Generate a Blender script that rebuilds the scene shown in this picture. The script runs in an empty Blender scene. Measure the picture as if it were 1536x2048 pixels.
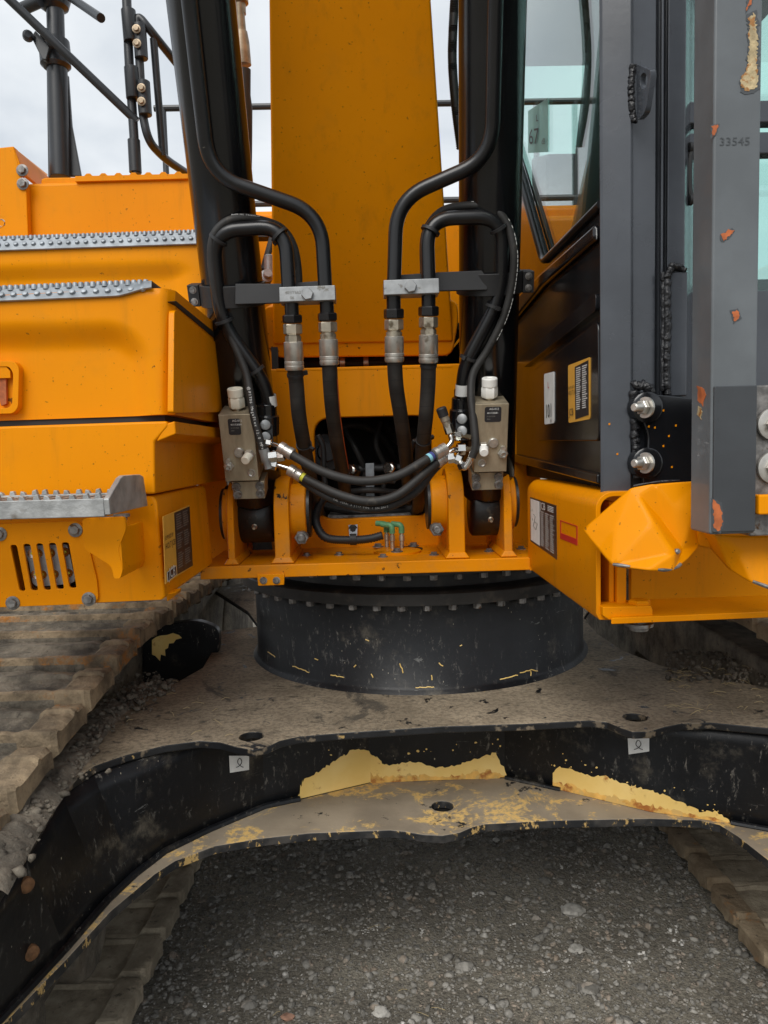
import bpy, math, random
from mathutils import Vector, Matrix, noise
from mathutils.geometry import delaunay_2d_cdt, intersect_ray_tri

# ------------------------------------------------------------------ camera
SC = bpy.context.scene
FOC = 1500.0                                   # focal length in photo pixels (photo 1536 x 2048)
CAM = Vector((0, 0, 1.55))
PITCH, ROLL = math.radians(4.73), math.radians(1.5)
_F = Vector((0, math.cos(PITCH), -math.sin(PITCH)))
_R0 = Vector((1, 0, 0)); _U0 = Vector((0, math.sin(PITCH), math.cos(PITCH)))
_R = _R0*math.cos(ROLL) - _U0*math.sin(ROLL)
_U = _U0*math.cos(ROLL) + _R0*math.sin(ROLL)
cd = bpy.data.cameras.new('camera'); cam = bpy.data.objects.new('camera', cd)
SC.collection.objects.link(cam); SC.camera = cam
cd.sensor_fit = 'VERTICAL'; cd.sensor_height = 36.0; cd.lens = 36.0*FOC/2048
cd.clip_start = 0.02; cd.clip_end = 2000
m = Matrix.Identity(4)
for i in range(3):
    m[i][0] = _R[i]; m[i][1] = _U[i]; m[i][2] = -_F[i]; m[i][3] = CAM[i]
cam.matrix_world = m
SC.render.resolution_x, SC.render.resolution_y = 768, 1024

# ------------------------------------------------------------------ sky, sun, exposure
W = bpy.data.worlds.new('World'); SC.world = W; W.use_nodes = True
wt = W.node_tree; wt.nodes.clear()
SUN_EL, SUN_AZ = math.radians(46), math.radians(200)     # high, behind the camera, a little to its left
def wn(t, **k):
    n = wt.nodes.new(t)
    for a, b in k.items(): setattr(n, a, b)
    return n
sky = wn('ShaderNodeTexSky', sky_type='NISHITA'); sky.sun_disc = False
sky.sun_elevation = SUN_EL; sky.sun_rotation = SUN_AZ; sky.air_density = 1.0; sky.dust_density = 3.0
tc = wn('ShaderNodeTexCoord'); mp = wn('ShaderNodeMapping'); mp.inputs['Scale'].default_value = (1.0, 1.0, 2.4)
nz = wn('ShaderNodeTexNoise'); nz.inputs['Scale'].default_value = 2.3; nz.inputs['Detail'].default_value = 7; nz.inputs['Roughness'].default_value = .52
nz.inputs['Distortion'].default_value = .5
cr = wn('ShaderNodeValToRGB')
cr.color_ramp.elements[0].position = .30; cr.color_ramp.elements[0].color = (5.4, 6.0, 6.7, 1)
cr.color_ramp.elements[1].position = .66; cr.color_ramp.elements[1].color = (9.6, 9.9, 10.1, 1)
mx = wn('ShaderNodeMix', data_type='RGBA'); mx.inputs[0].default_value = .9       # nine tenths cloud cover
bg = wn('ShaderNodeBackground'); bg.inputs['Strength'].default_value = .067
wo = wn('ShaderNodeOutputWorld')
L = wt.links.new
L(tc.outputs['Generated'], mp.inputs['Vector']); L(mp.outputs[0], nz.inputs['Vector']); L(nz.outputs['Fac'], cr.inputs[0])
L(sky.outputs[0], mx.inputs[6]); L(cr.outputs[0], mx.inputs[7]); L(mx.outputs[2], bg.inputs['Color']); L(bg.outputs[0], wo.inputs[0])
sl = bpy.data.lights.new('sun', 'SUN'); sl.energy = 1.5; sl.angle = math.radians(40); sl.color = (1, .97, .92)
so = bpy.data.objects.new('sun', sl); SC.collection.objects.link(so)
sd = Vector((math.sin(SUN_AZ)*math.cos(SUN_EL), math.cos(SUN_AZ)*math.cos(SUN_EL), math.sin(SUN_EL)))
so.rotation_euler = sd.to_track_quat('Z', 'Y').to_euler(); so.location = sd*30
vs = SC.view_settings; vs.view_transform = 'Standard'; vs.look = 'None'; vs.exposure = 0.70; vs.gamma = 1.0; vs.use_curve_mapping = False

# ------------------------------------------------------------------ surveying helpers: photo pixel + real plane -> world point
def ray(px, py): return _F + _R*((px-768)/FOC) + _U*((1024-py)/FOC)
UP = Vector((-.018, 1, 0)).normalized(); UX = Vector((1, .018, 0)).normalized()    # upper structure: depth and width axes
Z = Vector((0, 0, 1))
def D(px, py, d):                              # on the plane at depth d of the upper structure
    r = ray(px, py); return CAM + r*(d/r.dot(UP))
def SX(px, py, c):                             # on the side plane at width c of the upper structure
    r = ray(px, py); return CAM + r*(c/r.dot(UX))
def H(px, py, z):                              # on the level plane at height z
    r = ray(px, py); return CAM + r*((z-CAM.z)/r.z)
def wx(px, py, d): return D(px, py, d).dot(UX) # width coordinate
def loc(w, d, z): return UX*w + UP*d + Z*z

# ------------------------------------------------------------------ materials
def NT(name):
    mt = bpy.data.materials.new(name); mt.use_nodes = True
    nt = mt.node_tree; nt.nodes.clear()
    o = nt.nodes.new('ShaderNodeOutputMaterial'); b = nt.nodes.new('ShaderNodeBsdfPrincipled')
    nt.links.new(b.outputs[0], o.inputs[0]); return mt, nt, b
class G:                                       # tiny node graph helper
    def __init__(s, nt): s.nt = nt; s.geo = nt.nodes.new('ShaderNodeNewGeometry'); s.pos = s.geo.outputs['Position']
    def link(s, a, b): s.nt.links.new(a, b)
    def map(s, sc, off=(0, 0, 0)):
        n = s.nt.nodes.new('ShaderNodeMapping'); n.inputs['Scale'].default_value = sc; n.inputs['Location'].default_value = off
        s.link(s.pos, n.inputs[0]); return n.outputs[0]
    def noise(s, scale, detail=4, rough=.55, vec=None, dist=0):
        n = s.nt.nodes.new('ShaderNodeTexNoise'); n.inputs['Scale'].default_value = scale; n.inputs['Detail'].default_value = detail
        n.inputs['Roughness'].default_value = rough; n.inputs['Distortion'].default_value = dist
        s.link(vec or s.pos, n.inputs['Vector']); return n.outputs['Fac']
    def voro(s, scale, feat='F1', vec=None, out='Distance', rnd=1):
        n = s.nt.nodes.new('ShaderNodeTexVoronoi'); n.feature = feat; n.inputs['Scale'].default_value = scale; n.inputs['Randomness'].default_value = rnd
        s.link(vec or s.pos, n.inputs['Vector']); return n.outputs[out]
    def ramp(s, fac, a, b, inv=False):         # smooth 0..1 step between a and b
        n = s.nt.nodes.new('ShaderNodeMapRange'); n.interpolation_type = 'SMOOTHSTEP'
        n.inputs['From Min'].default_value = a; n.inputs['From Max'].default_value = b
        if inv: n.inputs['To Min'].default_value = 1; n.inputs['To Max'].default_value = 0
        s.link(fac, n.inputs['Value']); return n.outputs[0]
    def rng(s, fac, a, b):
        n = s.nt.nodes.new('ShaderNodeMapRange'); n.inputs['To Min'].default_value = a; n.inputs['To Max'].default_value = b
        s.link(fac, n.inputs['Value']); return n.outputs[0]
    def mix(s, fac, a, b):
        n = s.nt.nodes.new('ShaderNodeMix'); n.data_type = 'RGBA'
        for v, i in ((fac, 0), (a, 6), (b, 7)):
            if isinstance(v, (int, float)): n.inputs[i].default_value = v
            elif isinstance(v, tuple): n.inputs[i].default_value = (*v[:3], 1)
            else: s.link(v, n.inputs[i])
        return n.outputs[2]
    def math(s, op, a, b=0.0):
        n = s.nt.nodes.new('ShaderNodeMath'); n.operation = op
        for v, i in ((a, 0), (b, 1)):
            if isinstance(v, (int, float)): n.inputs[i].default_value = v
            else: s.link(v, n.inputs[i])
        return n.outputs[0]
    def bump(s, h, strength, dist, bsdf, prev=None):
        n = s.nt.nodes.new('ShaderNodeBump'); n.inputs['Strength'].default_value = strength; n.inputs['Distance'].default_value = dist
        s.link(h, n.inputs['Height'])
        if prev: s.link(prev, n.inputs['Normal'])
        s.link(n.outputs[0], bsdf.inputs['Normal']); return n.outputs[0]
    def z(s):
        n = s.nt.nodes.new('ShaderNodeSeparateXYZ'); s.link(s.pos, n.inputs[0]); return n.outputs[2]
def basic(name, col, rough=.5, metal=0., coat=0., var=.0, vscale=8., bump=0., bscale=60., rvar=.0, specks=(), scratches=None, spec=.5):
    mt, nt, b = NT(name); g = G(nt)
    c = None
    if var:
        n = g.noise(vscale, 5); c = g.mix(g.ramp(n, .3, .7), tuple(x*(1-var) for x in col), tuple(min(1, x*(1+var)) for x in col))
    for (sc, scale, a, bb) in specks:
        n = g.noise(scale, 3, .6); k = g.ramp(n, a, bb); c = g.mix(k, c if c else col, sc)
    if scratches:
        sc, thr, mp_ = scratches
        n = g.noise(9, 6, .7, vec=g.map(mp_), dist=1.5); n2 = g.noise(4, 3)
        k = g.math('MULTIPLY', g.ramp(n, thr, thr+.05), g.ramp(n2, .4, .65)); c = g.mix(k, c if c else col, sc)
    if c: g.link(c, b.inputs['Base Color'])
    else: b.inputs['Base Color'].default_value = (*col, 1)
    b.inputs['Roughness'].default_value = rough; b.inputs['Metallic'].default_value = metal
    b.inputs['Coat Weight'].default_value = coat; b.inputs['Coat Roughness'].default_value = .12; b.inputs['Specular IOR Level'].default_value = spec
    if rvar: g.link(g.rng(g.noise(14, 5), max(.02, rough-rvar), min(1, rough+rvar)), b.inputs['Roughness'])
    if bump: g.bump(g.noise(bscale, 4), bump, .004, b)
    return mt

YEL = (.80, .315, .004)
M = {}
def yellow():
    mt, nt, b = NT('yellow_paint'); g = G(nt)
    n = g.noise(2.2, 4); c = g.mix(g.ramp(n, .3, .7), (.74, .246, .0), (.80, .274, .0))
    dust = g.math('MULTIPLY', g.ramp(g.noise(11, 6, .65), .52, .78), .22); c = g.mix(dust, c, (.50, .22, .02))
    st = g.math('MULTIPLY', g.ramp(g.noise(5, 6, .7, vec=g.map((4, 4, .35))), .52, .74), .32); c = g.mix(st, c, (.40, .155, .01)); fs = g.math('MULTIPLY', g.ramp(g.noise(120, 2, .5), .70, .74), .75); c = g.mix(fs, c, (.22, .08, .01)); sp = g.math('MULTIPLY', g.ramp(g.voro(26), .035, .055, True), g.ramp(g.noise(5, 2), .58, .62)); c = g.mix(sp, c, (.10, .035, .01))
    g.link(c, b.inputs['Base Color']); g.link(g.rng(g.noise(9, 5), .30, .50), b.inputs['Roughness']); b.inputs['Specular IOR Level'].default_value = .10
    b.inputs['Coat Weight'].default_value = .04; b.inputs['Coat Roughness'].default_value = .08
    n1 = g.bump(g.noise(320, 2), .08, .001, b); g.bump(g.noise(3.0, 3), .12, .02, b, n1)
    return mt
M['yellow'] = yellow()
def yellow_dirty(name, thr, scale=16):                        # the same paint, greased and chipped
    mt, nt, b = NT(name); g = G(nt)
    n = g.noise(3, 4); c = g.mix(g.ramp(n, .3, .7), (.70, .232, .0), (.76, .262, .0))
    dust = g.math('MULTIPLY', g.ramp(g.noise(7, 6, .65), .45, .75), .45); c = g.mix(dust, c, (.26, .16, .07))
    k = g.ramp(g.noise(scale, 7, .68), thr, thr+.03); c = g.mix(k, c, (.018, .013, .01))
    k2 = g.math('MULTIPLY', g.ramp(g.noise(46, 3, .6), .66, .70), .8); c = g.mix(k2, c, (.04, .02, .01))
    g.link(c, b.inputs['Base Color']); g.link(g.rng(k, .42, .3), b.inputs['Roughness']); b.inputs['Specular IOR Level'].default_value = .15
    g.bump(g.noise(60, 4), .15, .003, b); return mt
M['yellow_grease'] = yellow_dirty('yellow_paint_greased', .615)
M['yellow_deck'] = yellow_dirty('yellow_paint_dusty', .66)
M['black'] = basic('black_gloss_paint', (.006, .0065, .008), .22, coat=.2, var=.2, rvar=.08, bump=.03, bscale=30)
M['pipe'] = basic('black_satin_pipe', (.008, .008, .009), .30, var=.2, rvar=.08, specks=(((.10, .09, .075), 70, .74, .78),))
M['matte'] = basic('black_matte', (.016, .016, .017), .55, var=.2, bump=.05)
M['dark'] = basic('dark_interior', (.010, .0095, .009), .6, var=.3)
M['rail'] = basic('charcoal_rail_paint', (.020, .023, .027), .38, coat=.1, var=.15, specks=(((.09, .05, .03), 34, .70, .76),))
def scuffed():
    mt, nt, b = NT('scuffed_black_paint'); g = G(nt)
    c = g.mix(g.ramp(g.noise(2.6, 6, .6), .38, .7), (.004, .0045, .006), (.014, .0155, .018))
    k = g.math('MULTIPLY', g.ramp(g.noise(38, 7, .78, vec=g.map((1.5, 1.5, .6)), dist=.3), .555, .67), .7); k = g.math('MULTIPLY', k, g.ramp(g.noise(4.5, 4), .34, .60)); c = g.mix(k, c, (.22, .205, .18))
    a = g.noise(11, 8, .75, vec=g.map((.7, .7, 3.2)), dist=2.2); k = g.math('MULTIPLY', g.ramp(a, .63, .66), g.ramp(g.noise(3, 3), .42, .58)); c = g.mix(g.math('MULTIPLY', k, .6), c, (.22, .22, .21))
    s = g.math('MULTIPLY', g.ramp(g.voro(32, vec=g.map((1, 1, .6))), .04, .07, True), g.ramp(g.noise(8, 2), .54, .6)); c = g.mix(s, c, (.45, .40, .28))
    d = g.ramp(g.noise(5, 7, .7), .56, .72); c = g.mix(g.math('MULTIPLY', d, .5), c, (.19, .165, .125)); s2 = g.math('MULTIPLY', g.ramp(g.voro(75, vec=g.map((1, 1, .45))), .05, .10, True), g.ramp(g.noise(6, 3), .48, .56)); c = g.mix(s2, c, (.30, .27, .21))
    g.link(c, b.inputs['Base Color']); g.link(g.rng(g.noise(7, 6), .22, .6), b.inputs['Roughness']); b.inputs['Specular IOR Level'].default_value = .35
    n1 = g.bump(g.noise(1.6, 3), .25, .03, b); g.bump(g.noise(70, 5), .12, .003, b, n1); return mt
M['scuff'] = scuffed()
def dusty_plate():
    mt, nt, b = NT('dust_covered_plate'); g = G(nt)
    c = g.mix(g.ramp(g.noise(4, 6, .6), .3, .7), (.225, .183, .128), (.40, .33, .235))
    c = g.mix(g.math('MULTIPLY', g.ramp(g.noise(85, 4, .7), .42, .62), .5), c, (.095, .078, .057))
    c = g.mix(g.math('MULTIPLY', g.ramp(g.noise(6.5, 7, .72, dist=.6), .57, .65), .75), c, (.06, .054, .046))
    k = g.ramp(g.noise(15, 6, .66, dist=.8), .615, .645); c = g.mix(k, c, (.012, .012, .013)); c = g.mix(g.math('MULTIPLY', g.ramp(g.noise(30, 7, .75, vec=g.map((.6, 1.4, 1))), .58, .64), .7), c, (.04, .036, .032))
    w = g.math('MULTIPLY', g.ramp(g.noise(40, 5, .75, vec=g.map((1, .35, 1)), dist=1.4), .66, .70), g.ramp(g.noise(2.2, 2), .5, .62)); c = g.mix(w, c, (.42, .28, .10))
    g.link(c, b.inputs['Base Color']); g.link(g.rng(k, .9, .4), b.inputs['Roughness']); b.inputs['Specular IOR Level'].default_value = .25
    n1 = g.bump(g.noise(130, 5, .7), .6, .004, b); g.bump(g.noise(22, 5), .3, .008, b, n1); return mt
M['dust'] = dusty_plate()
def bare_yellow():
    mt, nt, b = NT('faded_yellow_undercoat'); g = G(nt)
    c = g.mix(g.ramp(g.noise(9, 5), .3, .7), (.86, .58, .17), (.92, .66, .24))
    c = g.mix(g.ramp(g.noise(22, 6, .7), .60, .74), c, (.42, .16, .03))
    g.link(c, b.inputs['Base Color']); b.inputs['Roughness'].default_value = .55; g.bump(g.noise(90, 4), .2, .002, b); return mt
M['undercoat'] = bare_yellow()
def lip_plate():                                            # lower plate: dust over worn black over yellow undercoat
    mt, nt, b = NT('worn_lower_plate'); g = G(nt)
    c = g.mix(g.ramp(g.noise(5, 6, .6), .3, .7), (.24, .196, .142), (.38, .312, .226))
    k = g.ramp(g.noise(7, 7, .7, dist=.5), .50, .56); k2 = g.ramp(g.noise(60, 5, .7), .36, .58); c = g.mix(g.math('MULTIPLY', k, k2), c, (.74, .49, .17))
    c = g.mix(g.ramp(g.noise(13, 6, .7), .62, .66), c, (.015, .015, .016))
    g.link(c, b.inputs['Base Color']); b.inputs['Roughness'].default_value = .75; g.bump(g.noise(110, 5, .7), .4, .003, b); return mt
M['lip'] = lip_plate()
def edge_worn():
    mt, nt, b = NT('worn_black_edge'); g = G(nt)
    c = g.mix(g.ramp(g.noise(20, 5), .4, .7), (.012, .013, .015), (.06, .055, .05))
    k = g.ramp(g.noise(34, 6, .75, vec=g.map((1, 1, .5))), .565, .60); c = g.mix(k, c, (.50, .33, .12))
    g.link(c, b.inputs['Base Color']); b.inputs['Roughness'].default_value = .5; g.bump(g.noise(50, 5), .4, .004, b); return mt
M['edge'] = edge_worn()
M['rubber'] = basic('black_rubber_hose', (.020, .019, .018), .62, var=.25, vscale=20, bump=.08, bscale=200, specks=(((.06, .052, .042), 30, .58, .75),))
def wrapped():
    mt, nt, b = NT('tape_wrapped_hose'); g = G(nt)
    n = g.nt.nodes.new('ShaderNodeTexWave'); n.wave_type = 'BANDS'; n.bands_direction = 'Z'; n.wave_profile = 'SAW'
    n.inputs['Scale'].default_value = 9.5; n.inputs['Distortion'].default_value = 1.2; n.inputs['Detail'].default_value = 2
    g.link(g.map((1, 1, 1)), n.inputs['Vector'])
    c = g.mix(g.ramp(g.noise(18, 5), .35, .7), (.014, .0135, .013), (.036, .033, .03)); c = g.mix(g.ramp(n.outputs['Fac'], .90, .99), c, (.008, .008, .008))
    g.link(c, b.inputs['Base Color']); b.inputs['Roughness'].default_value = .6
    n1 = g.bump(n.outputs['Fac'], .35, .003, b); g.bump(g.noise(160, 3), .1, .002, b, n1); return mt
M['wrap'] = wrapped()
M['zinc'] = basic('zinc_plated_steel', (.52, .50, .46), .36, metal=.75, var=.18, vscale=40, rvar=.1, specks=(((.20, .17, .13), 28, .60, .74),))
M['zinc_y'] = basic('yellowed_zinc_steel', (.50, .45, .36), .36, metal=.75, var=.2, vscale=30, rvar=.1, specks=(((.16, .13, .09), 26, .58, .72),))
def valve_mat():
    mt, nt, b = NT('machined_valve_steel'); g = G(nt)
    c = g.mix(g.ramp(g.noise(30, 5, .6, vec=g.map((1, 1, .12))), .3, .7), (.27, .225, .155), (.43, .365, .26))
    c = g.mix(g.math('MULTIPLY', g.ramp(g.noise(9, 6, .65), .50, .72), .5), c, (.19, .12, .06))
    g.link(c, b.inputs['Base Color']); b.inputs['Metallic'].default_value = .5; g.link(g.rng(g.noise(18, 5), .32, .55), b.inputs['Roughness'])
    g.bump(g.noise(40, 4, .6, vec=g.map((1, 1, .1))), .08, .002, b); return mt
M['valve'] = valve_mat()
M['galv'] = basic('galvanised_steel', (.27, .295, .32), .45, metal=.35, var=.2, vscale=35, rvar=.12, bump=.15, bscale=50)
M['alu'] = basic('cast_aluminium', (.36, .365, .36), .5, metal=.45, var=.28, vscale=22, bump=.45, bscale=55, specks=(((.16, .14, .12), 16, .62, .74),))
M['clampalu'] = basic('dull_clamp_aluminium', (.32, .33, .335), .5, metal=.45, var=.15, vscale=40, bump=.1, bscale=120, specks=(((.16, .15, .13), 35, .62, .72),))
M['bolt'] = basic('dirty_bolt_steel', (.22, .21, .20), .5, metal=.6, var=.4, vscale=60, bump=.2, bscale=150, specks=(((.10, .05, .02), 50, .6, .7),))
M['chrome'] = basic('chromed_fitting', (.70, .68, .64), .16, metal=1, var=.12, vscale=50, rvar=.06, specks=(((.25, .22, .18), 40, .64, .74),))
M['white'] = basic('white_plastic', (.78, .74, .62), .45, var=.06, vscale=30)
M['white2'] = basic('bright_white_plastic', (.84, .83, .79), .45, var=.05, vscale=30)
M['label_white'] = basic('white_label', (.72, .72, .70), .5, var=.06, vscale=40)
M['label_black'] = basic('black_label', (.016, .015, .018), .42)
M['label_yellow'] = basic('yellow_label', (.70, .36, .05), .5, var=.08)
M['print_white'] = basic('white_print', (.66, .66, .64), .6)
M['print_grey'] = basic('grey_print', (.20, .19, .17), .6)
M['print_dark'] = basic('dark_print', (.02, .018, .015), .6)
M['red'] = basic('red_label', (.48, .012, .012), .5)
M['blue'] = basic('blue_sleeve', (.05, .06, .22), .5); M['lblue'] = basic('light_blue_ring', (.25, .55, .66), .5); M['yring'] = basic('lime_ring', (.62, .60, .05), .5)
M['green'] = basic('green_plastic', (.10, .28, .13), .45, var=.15, vscale=40)
M['orange_print'] = basic('orange_stripe', (.55, .10, .02), .6)
def chips(name, base, rough, thr, metal=0.0, chipcol=(.42, .13, .03), scale=7):
    mt, nt, b = NT(name); g = G(nt)
    c = g.mix(g.ramp(g.noise(5, 6), .3, .7), tuple(x*.8 for x in base), tuple(x*1.2 for x in base))
    s = g.noise(7, 8, .75, vec=g.map((2.4, 2.4, .6)), dist=1.8); c = g.mix(g.math('MULTIPLY', g.ramp(s, .66, .69), .5), c, tuple(x*.35 for x in base))
    g.link(c, b.inputs['Base Color']); g.link(g.rng(g.noise(8, 5), rough-.1, rough+.12), b.inputs['Roughness']); b.inputs['Coat Weight'].default_value = .15
    n1 = g.bump(g.noise(2.4, 3), .12, .02, b); g.bump(g.noise(90, 4), .06, .002, b, n1); return mt
M['guard'] = chips('grey_black_guard_paint', (.055, .061, .072), .24, .7)
M['guard_mat'] = chips('worn_grey_guard_plate', (.115, .127, .136), .46, .68)
M['primer'] = basic('red_oxide_primer', (.42, .11, .03), .7, var=.3, vscale=50)
M['bare'] = basic('chipped_bare_steel', (.46, .36, .20), .6, metal=.1, var=.3, vscale=60, bump=.6, bscale=90, specks=(((.33, .15, .04), 70, .5, .6),))
M['weld'] = basic('black_weld_bead', (.014, .014, .016), .35, bump=.8, bscale=120)
def shoe_mat(name, a, bcol, rust, dirt_thr):
    mt, nt, b = NT(name); g = G(nt)
    c = g.mix(g.ramp(g.noise(9, 7, .68), .35, .68), a, bcol)
    r = g.noise(6, 7, .7); c = g.mix(g.ramp(r, dirt_thr, dirt_thr+.1), c, rust)
    c = g.mix(g.math('MULTIPLY', g.ramp(g.noise(30, 6, .7), .58, .7), .7), c, (.03, .027, .023))
    g.link(c, b.inputs['Base Color']); b.inputs['Roughness'].default_value = .88; b.inputs['Specular IOR Level'].default_value = .2
    n1 = g.bump(g.noise(24, 7, .7), .8, .014, b); g.bump(g.noise(140, 5, .7), .5, .003, b, n1); return mt
M['shoe'] = shoe_mat('mud_caked_track_steel', (.075, .066, .054), (.25, .215, .165), (.30, .20, .105), .58)
M['shoe_rust'] = shoe_mat('rusty_shoe_edge', (.13, .10, .068), (.38, .29, .185), (.38, .165, .045), .53)
M['shoe_tan'] = shoe_mat('brown_shoe_edge', (.24, .175, .11), (.42, .33, .22), (.42, .19, .06), .60)
M['shoe_dry'] = shoe_mat('dry_mud_track_steel', (.28, .235, .17), (.50, .425, .315), (.52, .43, .31), .55)
M['mud'] = shoe_mat('dried_mud', (.095, .083, .068), (.27, .235, .185), (.18, .15, .115), .55)
def ground_mat():
    mt, nt, b = NT('gravel_ground'); g = G(nt)
    c = g.mix(g.ramp(g.noise(2.2, 6, .6), .35, .65), (.21, .19, .155), (.37, .338, .275))
    c = g.mix(g.math('MULTIPLY', g.ramp(g.noise(55, 6, .75), .40, .66), .7), c, (.085, .078, .066))
    c = g.mix(g.ramp(g.noise(140, 4, .7), .62, .72), c, (.40, .385, .35))
    g.link(c, b.inputs['Base Color']); b.inputs['Roughness'].default_value = .92; b.inputs['Specular IOR Level'].default_value = .2
    n1 = g.bump(g.noise(75, 7, .75), 1, .012, b); g.bump(g.voro(120), .6, .006, b, n1); return mt
M['ground'] = ground_mat()
def stone_mat(name, lo, hi):
    mt, nt, b = NT(name); g = G(nt)
    v = g.voro(38, out='Color'); n = nt.nodes.new('ShaderNodeSeparateColor'); g.link(v, n.inputs[0])
    c = g.mix(n.outputs[0], lo, hi); c = g.mix(g.math('MULTIPLY', g.ramp(n.outputs[1], .80, .95), .6), c, (.34, .26, .19)); c = g.mix(g.ramp(n.outputs[2], .975, .99), c, (.62, .60, .56))
    c = g.mix(g.math('MULTIPLY', g.ramp(g.noise(90, 5), .4, .7), .5), c, (.09, .083, .07))
    g.link(c, b.inputs['Base Color']); b.inputs['Roughness'].default_value = .85; g.bump(g.noise(160, 4), .5, .003, b); return mt
M['stone'] = stone_mat('gravel_stone', (.13, .123, .108), (.37, .352, .316))
M['stone_pale'] = basic('pale_stone', (.38, .365, .33), .85, var=.35, vscale=40, bump=.5, bscale=80)
M['stone_red'] = basic('reddish_stone', (.34, .19, .13), .85, var=.35, vscale=40, bump=.5, bscale=80)
M['straw'] = basic('dry_straw', (.42, .33, .17), .8)
def glass(name, tint, alpha):
    mt = bpy.data.materials.new(name); mt.use_nodes = True; nt = mt.node_tree; nt.nodes.clear()
    o = nt.nodes.new('ShaderNodeOutputMaterial'); mxs = nt.nodes.new('ShaderNodeMixShader'); t = nt.nodes.new('ShaderNodeBsdfTransparent'); gl = nt.nodes.new('ShaderNodeBsdfGlossy')
    lw = nt.nodes.new('ShaderNodeLayerWeight'); lw.inputs['Blend'].default_value = .5
    pw = nt.nodes.new('ShaderNodeMath'); pw.operation = 'POWER'; pw.inputs[1].default_value = 5.0; nt.links.new(lw.outputs['Facing'], pw.inputs[0])
    mr = nt.nodes.new('ShaderNodeMapRange'); mr.inputs['To Min'].default_value = .04+alpha; mr.inputs['To Max'].default_value = 1
    t.inputs[0].default_value = (*tint, 1); gl.inputs['Roughness'].default_value = .01; gl.inputs[0].default_value = (1, 1, 1, 1)
    nt.links.new(pw.outputs[0], mr.inputs[0]); nt.links.new(mr.outputs[0], mxs.inputs[0]); nt.links.new(t.outputs[0], mxs.inputs[1]); nt.links.new(gl.outputs[0], mxs.inputs[2]); nt.links.new(mxs.outputs[0], o.inputs[0])
    return mt
M['glass'] = glass('green_tinted_glass', (.86, .975, .945), .01)
M['tint_label'] = basic('translucent_sticker', (.30, .62, .56), .5); M['tint_label'].node_tree.nodes['Principled BSDF'].inputs['Alpha'].default_value = .6

# ------------------------------------------------------------------ mesh builder
def smooth_path(pts, fil=.03, seg=6):          # rounded corners
    out = [pts[0]]
    for i in range(1, len(pts)-1):
        a, b, c = pts[i-1], pts[i], pts[i+1]
        va, vc = (a-b), (c-b); la, lc = va.length, vc.length
        k = min(fil, la*.48, lc*.48)
        p, q = b+va*(k/la), b+vc*(k/lc)
        for j in range(seg+1):
            t = j/seg; out.append(p*(1-t)**2 + b*2*t*(1-t) + q*t*t)
    out.append(pts[-1]); return out
def spline(pts, seg=6):                        # Catmull-Rom through the points
    out = []
    P = [pts[0]*2-pts[1]] + list(pts) + [pts[-1]*2-pts[-2]]
    for i in range(1, len(P)-2):
        a, b, c, d = P[i-1], P[i], P[i+1], P[i+2]
        for j in range(seg):
            t = j/seg
            out.append(.5*((2*b)+(c-a)*t+(2*a-5*b+4*c-d)*t*t+(3*b-a-3*c+d)*t**3))
    out.append(pts[-1]); return out
def basis(ax):
    ax = ax.normalized(); u = ax.cross(Vector((0, 0, 1)))
    if u.length < 1e-3: u = ax.cross(Vector((0, 1, 0)))
    u.normalize(); return u, ax.cross(u).normalized()
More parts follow.
